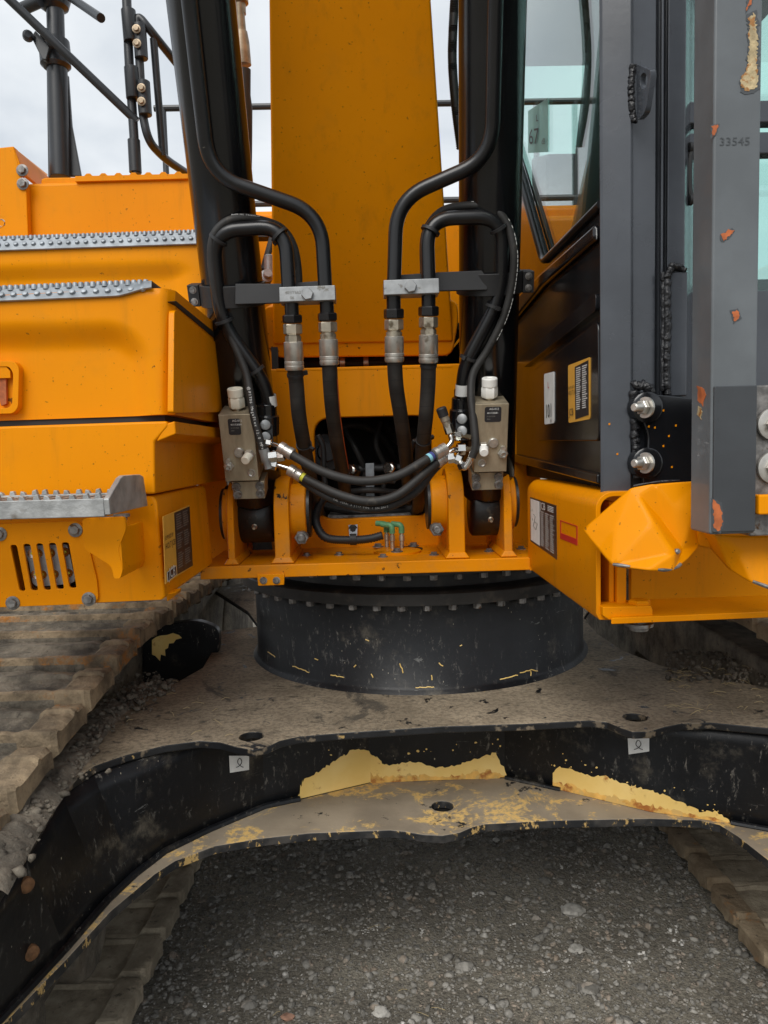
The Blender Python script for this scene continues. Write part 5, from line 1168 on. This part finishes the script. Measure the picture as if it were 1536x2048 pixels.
# doubler strip with weld bead
za, zb = D(1350, 792, 1.40).z, D(1350, 545, 1.40).z
mb = MB(); vprism(mb, [(1338, 1.399), (1374, 1.394), (1376, 1.405), (1339, 1.41)], za, zb); mb.build('doubler_strip', 'guard', guard, bevel=.002)
def weld(pts, r, parent, seed=1):
    path = spline(T(pts), 10); rr = random.Random(seed); fine = []
    for a, b in zip(path, path[1:]):
        for k in range(3): fine.append(a+(b-a)*(k/3)+Vector((rr.uniform(-1, 1), 0, rr.uniform(-1, 1)))*r*.2)
    mb = MB(); mb.tube(fine, r, 8, 0, rfun=lambda i, p: r*(1+.14*math.sin(i*.8)+rr.uniform(-.12, .12))); return mb.build('weld_bead', 'weld', parent, sharp=80)
weld([(1345, 530, 1.397), (1334, 560, 1.397), (1335, 640, 1.397), (1333, 720, 1.397), (1335, 790, 1.397)], .0062, guard, 2)
weld([(1326, 545, 1.40), (1326, 650, 1.40), (1325, 785, 1.40)], .0045, guard, 3)
weld([(1370, 540, 1.397), (1350, 532, 1.397), (1340, 540, 1.397)], .006, guard, 4)
# lifting eye
mb = MB(); eo = rcorner(T([(1272, 128, 1.385), (1300, 140, 1.33), (1302, 150, 1.33), (1290, 225, 1.345), (1274, 243, 1.385)]), .01, 3); eh = [lerp4(T([(1281, 142, 1.365), (1297, 150, 1.338), (1293, 178, 1.342), (1279, 178, 1.37)]), .5+.5*math.cos(a), .5+.5*math.sin(a)) for a in (2*math.pi*k/14 for k in range(14))]
mb.holed(eo, [eh], UX*.010); mb.build('eye_bracket', 'guard', guard, bevel=.0015)
weld([(1266, 132, 1.39), (1263, 170, 1.39), (1264, 215, 1.39), (1268, 244, 1.39)], .006, guard, 5)
# bolted hinge plate
mb = MB(); mb.prism(rcorner(T([(1286, 788, 1.37), (1330, 790, 1.37), (1396, 797, 1.37), (1396, 985, 1.37), (1290, 985, 1.37), (1283, 940, 1.37), (1295, 905, 1.37), (1296, 870, 1.37), (1285, 840, 1.37)]), .008, 3), UP*.02); mb.build('hinge_plate', 'black', guard, bevel=.003)
for y in (815, 926):
    c = D(1292, y, 1.372); mb = MB(); mb.lathe(c+UP*.004, -UP+UX*.0, [(-.01, .03), (.012, .028), (.014, .024)], 20); mb.build('hinge_boss', 'black', guard)
    ax = (-UX*.85-UP*.5).normalized(); p = D(1288, y, 1.352); mb = MB(); mb.lathe(p, ax, [(-.006, .019), (-.002, .019)], 24); mb.hexn(p, ax, -.001, .010, .0135); mb.lathe(p, ax, [(.009, .010), (.014, .0085), (.026, .0075), (.028, .006)], 16); mb.build('hinge_bolt', 'zinc', guard, sharp=30)
weld([(1270, 772, 1.385), (1292, 772, 1.38), (1298, 785, 1.38)], .009, guard, 6); weld([(1268, 780, 1.385), (1270, 850, 1.385), (1272, 900, 1.385), (1276, 955, 1.385)], .008, guard, 7)
# square tube post, nearest the camera
wt0, wt1 = wx(1424, 600, 1.15), wx(1517, 600, 1.15); zp0 = D(1470, 1068, 1.15).z
mb = MB(); mb.abox(wt0, wt1, 1.15, 1.222, zp0, 3.2); post = mb.build('guard_post', 'guard_mat', guard, bevel=.004, seg=3, label='square grey guard post with chipped paint')
mb = MB(); mb.abox(wt0+.003, wt1-.002, 1.1455, 1.15, zp0+.004, D(1470, 772, 1.15).z); M['post_dark'] = chips('dark_worn_post_paint', (.040, .044, .049), .42, .68); mb.build('post_doubler', 'post_dark', guard, bevel=.0015)
def on_post(x, y): return D(x, y, 1.1494 if y < 770 else 1.1449)
def chip(pts, mat, seed, amp=1.6):
    cx, cy = sum(p[0] for p in pts)/len(pts), sum(p[1] for p in pts)/len(pts)
    big = [(cx+(x-cx)*1.12+(2 if x > cx else -2), cy+(y-cy)*1.06+(2.5 if y > cy else -2.5)) for x, y in pts]
    loop = [on_post(x, y)+UP*.0003 for x, y in jag(big+[big[0]], amp*1.2, 5, seed+50)[:-1]]; mb = MB(); mb.prism(loop, -UP*.0004); mb.build('chip_rim', 'stamp', guard)
    loop = [on_post(x, y) for x, y in jag(pts+[pts[0]], amp*1.25, 3, seed)[:-1]]; mb = MB(); mb.prism(loop, -UP*.0006); mb.build('paint_chip', mat, guard)
chip([(1497, 35), (1508, 28), (1514, 60), (1514, 175), (1500, 182), (1484, 178), (1482, 158), (1494, 140), (1498, 100)], 'bare', 1, 2.5)
chip([(1497, 0), (1506, -6), (1500, 12), (1492, 22)], 'primer', 2); chip([(1424, 252), (1436, 250), (1430, 268), (1424, 275)], 'primer', 3); chip([(1442, 470), (1460, 458), (1468, 462), (1456, 474), (1446, 482)], 'primer', 4)
chip([(1464, 622), (1474, 620), (1480, 634), (1470, 644)], 'primer', 5, 1.6); chip([(1426, 1000), (1440, 1010), (1446, 1045), (1438, 1062), (1428, 1058)], 'primer', 7, 1.5)
mb = MB(); q0 = on_post(1438, 291); mb.text('33545', q0, UX, Z+UX*.02, .0165, 0, wide=1.15, up=.0003); mb.build('stamped_number', 'stamp', guard)
def side_chip(pts, mat, seed):
    loop = [SX(x, y, wt0-.0006) for x, y in jag(pts+[pts[0]], 1.5, 5, seed)[:-1]]; mb = MB(); mb.prism(loop, UX*.0005); mb.build('paint_chip', mat, guard)
side_chip([(1394, 770), (1404, 775), (1412, 790), (1406, 812), (1396, 800)], 'primer', 8); side_chip([(1396, 812), (1404, 815), (1402, 840), (1394, 830)], 'bare', 9)
# welded box at the right of the post and washers
mb = MB(); mb.abox(wt1+.002, wt1+.12, 1.17, 1.25, D(1525, 1072, 1.17).z, D(1525, 770, 1.17).z); mb.build('post_gusset', 'bolt', guard, bevel=.003)
for y in (848, 935):
    mb = MB(); mb.lathe(D(1545, y, 1.165), -UP, [(0, .025), (.005, .025), (.006, .02)], 24); mb.hexn(D(1545, y, 1.165), -UP, .005, .016, .014); mb.build('guard_bolt', 'zinc', guard, sharp=30)
mb = MB(); mb.prism(T([(1518, 990, 1.145), (1600, 988, 1.145), (1600, 1028, 1.145), (1518, 1030, 1.145)]), UP*.02); mb.build('yellow_block', 'yellow', guard, bevel=.003)
# windscreen and cross bars of the guard seen at the right edge
mb = MB(); mb.abox(w0+.16, w1, 1.54, 1.546, 1.55, zt); mb.build('windscreen', 'glass', cab)
mb = MB()
for y, h in ((222, .02), (285, .02)): p = D(1536, y, 1.45); mb.abox(wx(1376, y, 1.45), w1, 1.45, 1.48, p.z-h, p.z+h)
p = D(1536, 580, 1.5); mb.abox(wx(1376, 580, 1.5), w1, 1.5, 1.52, zf, p.z); mb.build('guard_bar', 'guard', guard, bevel=.003)
mb = MB(); mb.tube(spline(T([(1384, 292, 1.43), (1378, 330, 1.43), (1379, 380, 1.43), (1383, 402, 1.43)]), 6), .006, 10)
for y in (296, 400): mb.lathe(D(1384, y, 1.43), -UX, [(0, .01), (.006, .01), (.008, .006)], 12)
mb.build('grab_handle', 'matte', guard)
# yellow paint flecks on the hinge plate
mb = MB()
for (x, y) in ((1325, 823), (1296, 855), (1308, 857), (1350, 853), (1336, 874), (1325, 894), (1318, 920), (1342, 936), (1312, 948), (1233, 910), (1217, 850)):
    p = D(x, y, 1.3685 if x > 1290 else 1.394); mb.prism([p, p+UX*.003, p+UX*.003+Z*.004, p+Z*.003], -UP*.0004)
mb.build('paint_fleck', 'yellow', guard)['kind'] = 'stuff'

# ------------------------------------------------------------------ yellow channel box under the cab
cY = wx(1192, 1100, 1.37); zb0, zb1 = D(1200, 1240, 1.37).z, D(1205, 984, 1.37).z
t = .009
prof = [(cY+.05, zb0-.002), (cY+.006, zb0), (cY, zb0+.012)] + [(cY+.032-.032*math.cos(math.radians(a)), zb1-.032+.032*math.sin(math.radians(a))) for a in range(0, 91, 15)] + [(cY+.42, zb1)]
inner = [(cY+.42, zb1-t)] + [(cY+.032-(.032-t)*math.cos(math.radians(a)), zb1-.032+(.032-t)*math.sin(math.radians(a))) for a in range(90, -1, -15)] + [(cY+t, zb0+.014), (cY+.05, zb0+t)]
mb = MB(); mb.prism([loc(w, 1.37, z) for w, z in prof+inner], UP*.60)
chan = mb.build('channel_box', 'yellow', EX, bevel=.0015)
mb = MB(); mb.prism([loc(w, 1.945, z) for w, z in ((cY, zb0), (cY+.42, zb0), (cY+.42, zb1-.01), (cY+.02, zb1-.01))], UP*.02); mb.abox(cY+.034, cY+.044, 1.40, 1.94, zb0+.01, zb1-.02); mb.build('inner_web', 'yellow', chan, bevel=.002)
mb = MB(); mb.abox(wx(1230, 1180, 1.40), wx(1250, 1180, 1.40), 1.39, 1.42, zb0+.005, D(1240, 1135, 1.40).z+.1); mb.build('stiffener', 'yellow', chan, bevel=.003)
mb = MB(); mb.prism(T([(1262, 1040, 1.80), (1420, 1040, 1.80), (1640, 1040, 1.80), (1640, 1196, 1.80), (1500, 1198, 1.80), (1360, 1200, 1.80), (1262, 1202, 1.80)]), UP*.02); mb.build('backing_sheet', 'yellow', chan, bevel=.003)
mb = MB(); mb.prism([H(x, y, zb0+.010) for x, y in ((1222, 1236), (1700, 1216), (1700, 1185), (1240, 1200))], -Z*.012); mb.prism(T([(1205, 1214, 1.355), (1302, 1212, 1.355), (1306, 1220, 1.355), (1306, 1237, 1.355), (1218, 1240, 1.355), (1206, 1232, 1.355)]), UP*.05); mb.build('floor_plate', 'yellow', chan, bevel=.002)
mb = MB(); mb.lathe(D(1278, 1222, 1.38), Z, [(-.036, .014), (-.012, .014)], 14, 0); mb.lathe(D(1278, 1222, 1.38), -Z, [(.022, .026), (.028, .026), (.029, .018), (.036, .017)], 20, 0); mb.hexn(D(1279, 1216, 1.38), Z, -.006, .016, .021, 1); mb.build('mount_bolt', ['bolt', 'yellow'], chan, sharp=30)
# compliance plate and red frame label
def chq(pts): return [SX(x, y, cY-.0012) for x, y in pts]
q = chq([(1060, 994), (1112, 1011), (1113, 1119), (1061, 1082)]); u = (q[1]-q[0]); u = Vector((u.x, u.y, 0)).normalized()
mb = MB(); mb.prism(q, UX*.001, 0); wq = [lerp4(q, a, b)-UX*.0006 for a, b in ((.03, .03), (.40, .03), (.40, .96), (.03, .96))]; mb.prism(wq, UX*.0003, 1)
mb.text('JCB', lerp4(q, .44, .17)-UX*.001, u, Z, .024, 1, up=.0005, wide=1.5)
for r in range(17):
    for cx in (.45, .62, .80): L_ = RND.uniform(.08, .14); b = .22+r*.043; mb.prism([lerp4(q, a_, b_)-UX*.001 for a_, b_ in ((cx, b), (cx+L_, b), (cx+L_, b+.012), (cx, b+.012))], UX*.0003, 2)
for r in range(4): b = .05+r*.03; mb.prism([lerp4(q, a_, b_)-UX*.001 for a_, b_ in ((.72, b), (.92, b), (.92, b+.012), (.72, b+.012))], UX*.0003, 1)
for (a0, b0, a1, b1) in ((.16, .35, .24, .38), (.24, .38, .20, .50), (.20, .5, .32, .52), (.32, .52, .26, .66), (.26, .66, .14, .62), (.14, .62, .2, .5), (.10, .25, .10, .3), (.12, .45, .12, .5)): mb.tube([lerp4(q, a0, b0)-UX*.001, lerp4(q, a1, b1)-UX*.001], .0009, 4, 3)
mb.build('compliance_plate', ['label_black', 'label_white', 'print_white', 'print_grey'], chan, label='white and black compliance plate')
q = chq([(1120, 1040), (1154, 1052), (1154, 1091), (1120, 1077)]); mb = MB()
mb.holed(q, [[lerp4(q, a, b) for a, b in ((.04, .05), (.96, .05), (.96, .68), (.04, .68))]], UX*.001, 0); mb.build('red_frame_label', 'red', chan)
# ------------------------------------------------------------------ crumpled corner skirt below the cab guard
SP = dict(A=(1165, 1060, 1.345), B=(1262, 977, 1.30), C=(1310, 968, 1.288), Dd=(1393, 962, 1.285), E=(1397, 1042, 1.258), F=(1432, 1070, 1.232), G=(1640, 1075, 1.232), b0=(1198, 1100, 1.305), b1=(1226, 1132, 1.265), b2=(1296, 1141, 1.232), b3=(1345, 1142, 1.238), b4=(1374, 1119, 1.262),
          b5=(1398, 1092, 1.282), b6=(1424, 1097, 1.278), b7=(1462, 1140, 1.246), b8=(1505, 1166, 1.212), b9=(1640, 1216, 1.188), R0=(1276, 990, 1.290), R1=(1306, 1046, 1.258), R2=(1347, 1108, 1.240), V1=(1326, 1046, 1.284), V2=(1364, 1098, 1.270), W1=(1386, 1026, 1.268), T1=(1345, 1010, 1.278), L1=(1230, 1060, 1.290), X1=(1480, 1110, 1.228))
SF = ['A B L1', 'B R0 L1', 'R0 R1 L1', 'A L1 b0', 'L1 b1 b0', 'L1 R1 b1', 'R1 R2 b1', 'R2 b2 b1', 'R2 b3 b2', 'B C R0', 'C V1 R0', 'R0 V1 R1', 'R1 V1 V2', 'R1 V2 R2', 'R2 V2 b3', 'V2 b4 b3', 'C Dd T1', 'C T1 V1', 'T1 Dd W1', 'T1 W1 V2', 'V1 T1 V2', 'V2 W1 b5', 'V2 b5 b4', 'Dd E W1', 'W1 E b5', 'E F b6', 'E b6 b5', 'F X1 b7', 'F b7 b6', 'F G X1', 'X1 b8 b7', 'X1 G b9', 'X1 b9 b8']
kn = list(SP); mb = MB(); mb.add([D(*SP[k]) for k in kn], [tuple(kn.index(c) for c in f.split()) for f in SF])
skirt = mb.build('crumpled_skirt', 'yellow', EX, sharp=180, label='bent and crumpled yellow corner skirt below the cab guard')
md = skirt.modifiers.new('sub', 'SUBSURF'); md.subdivision_type = 'SIMPLE'; md.levels = md.render_levels = 3
md = skirt.modifiers.new('soft', 'SMOOTH'); md.factor = .5; md.iterations = 1
md = skirt.modifiers.new('solid', 'SOLIDIFY'); md.thickness = .0045; md.offset = 0
def edge_strip(keys, r, name, mat, label=None, off=Vector((0, 0, 0)), t0=0.0, t1=1.0):
    P_ = [D(*SP[k]) for k in keys]; path = spline(P_, 8); a, b = int(t0*(len(path)-1)), max(int(t0*(len(path)-1))+2, int(t1*(len(path)-1)))
    pth = [p+off+Vector((0, 0, .003)) for p in path[a:b+1]]; mb = MB(); mb.tube(pth, r, 8, 0, rfun=lambda i, p: r*(.75+.25*math.sin(i*.9))); return mb.build(name, mat, skirt, label=label)
edge_strip(['b1', 'b2'], .0032, 'bare_edge', 'bolt', 'paint scraped to bare metal', t0=.02, t1=.6); edge_strip(['b2', 'b3', 'b4'], .0032, 'bare_edge', 'bolt', t0=.2, t1=.75); edge_strip(['b5', 'b6'], .003, 'bare_edge', 'bolt', t0=.1, t1=.9); edge_strip(['b8', 'b9'], .0034, 'bare_edge', 'bolt', t0=.0, t1=.2)
edge_strip(['B', 'C', 'Dd'], .0024, 'torn_sealant', 'weld', t0=.1, t1=.85, off=Vector((0, .002, 0)))
mb = MB(); mb.lathe(D(1356, 1103, 1.243), -UP+UX*.3, [(-.01, .004), (0, .005), (.002, .003)], 7); mb.build('rivet', 'bolt', skirt)
# ------------------------------------------------------------------ gravel, stones, mud, straw
import numpy as np
def stone_shape(rr, n=0):
    # low icosphere-like blob, 12 vertices / 20 faces, squashed and jittered
    ph = (1+5**.5)/2
    V = np.array([(-1, ph, 0), (1, ph, 0), (-1, -ph, 0), (1, -ph, 0), (0, -1, ph), (0, 1, ph), (0, -1, -ph), (0, 1, -ph), (ph, 0, -1), (ph, 0, 1), (-ph, 0, -1), (-ph, 0, 1)])/1.9
    return V
ICO_F = np.array([(0, 11, 5), (0, 5, 1), (0, 1, 7), (0, 7, 10), (0, 10, 11), (1, 5, 9), (5, 11, 4), (11, 10, 2), (10, 7, 6), (7, 1, 8), (3, 9, 4), (3, 4, 2), (3, 2, 6), (3, 6, 8), (3, 8, 9), (4, 9, 5), (2, 4, 11), (6, 2, 10), (8, 6, 7), (9, 8, 1)])
rs = np.random.RandomState(5); V0 = stone_shape(rs)
def scatter(n, xr, yr, smin, smax, power, keep=None, zf=None):
    xs, ys = rs.uniform(*xr, n), rs.uniform(*yr, n); s = smin+(smax-smin)*rs.rand(n)**power
    VV = V0[None]*(1+rs.uniform(-.35, .35, (n, 12, 1))); VV = VV*rs.uniform(.6, 1.15, (n, 1, 3)); VV[:, :, 2] *= .62
    a = rs.uniform(0, 6.28, n); c, si = np.cos(a)[:, None], np.sin(a)[:, None]
    X = VV[:, :, 0]*c-VV[:, :, 1]*si; Y = VV[:, :, 0]*si+VV[:, :, 1]*c; tl = rs.uniform(-.4, .4, n)[:, None]; Zz = VV[:, :, 2]+X*tl
    P = np.stack([X*s[:, None]+xs[:, None], Y*s[:, None]+ys[:, None], Zz*s[:, None]+(s*rs.uniform(-.25, .2, n))[:, None]], 2)
    return P
def raw_mesh(name, P, mat):
    n = P.shape[0]; verts = P.reshape(-1, 3); faces = (ICO_F[None]+(np.arange(n)*12)[:, None, None]).reshape(-1, 3)
    me = bpy.data.meshes.new(name); me.vertices.add(len(verts)); me.vertices.foreach_set('co', verts.ravel()); me.loops.add(faces.size); me.loops.foreach_set('vertex_index', faces.ravel().astype(np.int32))
    me.polygons.add(len(faces)); me.polygons.foreach_set('loop_start', np.arange(0, faces.size, 3, dtype=np.int32)); me.update(calc_edges=True); me.materials.append(M[mat])
    o = bpy.data.objects.new(name, me); SC.collection.objects.link(o); return o
P = np.concatenate([scatter(26000, (-.85, 1.25), (1.55, 3.4), .0015, .007, 1.9), scatter(5200, (-.85, 1.25), (1.5, 3.6), .005, .016, 3.0), scatter(5000, (-1.5, 2.2), (2.6, 6), .006, .018, 2.0), scatter(900, (-.8, 1.2), (1.55, 3.2), .010, .021, 2.5)])
o = raw_mesh('gravel', P, 'stone'); o['kind'] = 'stuff'; o['label'] = 'loose grey gravel spread under the excavator'
# the larger stones one by one
def stone(px, py, size, mat, label, flat=.55, seed=0):
    c = H(px, py, 0); mb = MB(); rr = random.Random(seed+int(px)); n = 10; m_ = 7
    for i in range(m_+1):
        th = math.pi*i/m_
        for k in range(n):
            ph = 2*math.pi*k/n; d = Vector((math.sin(th)*math.cos(ph), math.sin(th)*math.sin(ph), math.cos(th))); r = 1+.45*noise.noise(d*1.3+Vector((px*.37, py*.1, 0)))+.15*noise.noise(d*3+Vector((px, 0, 0)))
            mb.v.append(c+Vector((d.x*size*r*1.15, d.y*size*r*.9, max(-.4*size*flat, d.z*size*r*flat)+size*flat*.35)))
    for i in range(m_):
        for k in range(n): l = (k+1) % n; mb.f.append((i*n+k, i*n+l, (i+1)*n+l, (i+1)*n+k)); mb.m.append(0)
    o = mb.build('stone', mat, None, sharp=40); o['label'] = label; o['category'] = 'stone'; o['group'] = 'larger stones lying on the gravel'; return o
for (x, y, s, mt, lb) in ((1143, 1826, .033, 'stone_pale', 'largest grey stone lying on the gravel, towards the right track'), (1072, 1838, .016, 'stone', 'dark stone just left of the largest stone'), (930, 1936, .024, 'stone', 'half buried grey stone below the middle of the gravel'),
                        (1152, 1900, .020, 'stone_pale', 'angular pale stone right of the middle, below the largest stone'), (1178, 1982, .026, 'stone', 'broad flat stone near the bottom right of the gravel'), (992, 1682, .015, 'stone_pale', 'pale stone just under the lip of the lower plate'),
                        (763, 2026, .020, 'stone_pale', 'bright grey stone at the bottom edge, middle of the gravel'), (498, 2012, .019, 'stone', 'rounded grey stone at the bottom, nearest the left track'), (428, 1802, .021, 'stone', 'dull grey stone beside the left track'), (576, 2036, .015, 'stone_red', 'reddish stone at the bottom edge of the gravel'),
                        (605, 1733, .012, 'stone_pale', 'small whitish sliver of stone in the shade at upper left'), (1428, 1905, .014, 'stone_pale', 'pale stone touching the shoes of the right track'), (968, 1872, .012, 'stone_pale', 'small pale pebble left of centre right gravel, beside a muddy hollow')):
    stone(x, y, s, mt, lb)
# dried mud clods lying on the frame along the left track
def clods(name, spots, mat, label):
    PP = []
    for (px, py, z, s) in spots:
        c = H(px, py, z); v = V0*(1+rs.uniform(-.4, .4, (12, 1)))*rs.uniform(.6, 1.2, 3); PP.append(v*s*np.array([1, 1, .8])+np.array([c.x, c.y, c.z+s*.3]))
    o = raw_mesh(name, np.array(PP), mat); o['kind'] = 'stuff'; o['label'] = label; return o
line = [(-60, 1800), (0, 1700), (40, 1640), (90, 1575), (130, 1530), (165, 1480), (200, 1440), (240, 1405), (290, 1380), (340, 1362)]
# bank of packed mud between the track and the plate edge
rows = []
for j in range(15):
    v = (j/14-.5)*2; row = []
    for i in range(150):
        f = i/149*(len(line)-1.001); k = int(f); t_ = f-k; x = line[k][0]+(line[k+1][0]-line[k][0])*t_; y = line[k][1]+(line[k+1][1]-line[k][1])*t_
        wd_ = .055*(.5+.5*sstep(350, 200, x)); p = H(x, y, ZT)+Vector((v*wd_*.95, v*wd_*.3, 0))
        h = (1-v*v)*.022*(.35+.65*sstep(350, 120, x)); nn_ = noise.fractal(p*38, 1.0, 2.0, 4)*.010+noise.noise(p*15)*.012
        row.append(p+Z*(max(-.002, h+nn_*(1-abs(v)**3)) if abs(v) < .99 else -.003))
    rows.append(row)
mb = MB(); mb.sheet(rows); o = mb.build('mud_bank', 'mud', sharp=70); o['kind'] = 'stuff'; o['label'] = 'bank of packed dried mud along the left track'
sp = []
for k in range(900):
    f = rs.rand()*(len(line)-1.001); i = int(f); t_ = f-i; x = line[i][0]+(line[i+1][0]-line[i][0])*t_; y = line[i][1]+(line[i+1][1]-line[i][1])*t_
    w = rs.randn()*(20 if x < 160 else 17); sp.append((x+w, y+w*.5+rs.randn()*7, ZT+.004+.012*max(0, 1-abs(w)/22), .0025+.0095*rs.rand()**2.2))
for k in range(260):
    x = rs.uniform(1330, 1536); y = 1300+rs.rand()**1.5*60+(x-1300)*.05; sp.append((x, y, ZT+.002, .003+.010*rs.rand()**2))
clods('mud_clods', sp, 'mud', 'dried mud clods lying on the undercarriage beside the tracks')
mb = MB()
for k in range(70):
    if k < 46: x, y, z = rs.uniform(1330, 1530), rs.uniform(1330, 1440), ZT
    elif k < 60: x, y, z = rs.uniform(240, 460), rs.uniform(1340, 1480), ZT
    else: x, y, z = rs.uniform(300, 900), rs.uniform(1850, 2040), 0
    p = H(x, y, z)+Z*.006; a = rs.uniform(0, 6.28); L_ = rs.uniform(.01, .05); q = Vector((math.cos(a), math.sin(a), rs.uniform(-.05, .25)))*L_; mb.tube([p-q*.5, p+Vector((rs.uniform(-.004, .004), 0, .004)), p+q*.5], .0007, 4)
o = mb.build('straw', 'straw'); o['kind'] = 'stuff'; o['label'] = 'bits of dry straw on the frame and the ground'
# ------------------------------------------------------------------ finish: the excavator's empty stands on the ground under its slew ring
EX.location = (PC.x, PC.y, 0)
for o in list(EX.children): o.matrix_parent_inverse = Matrix.Translation((-PC.x, -PC.y, 0))
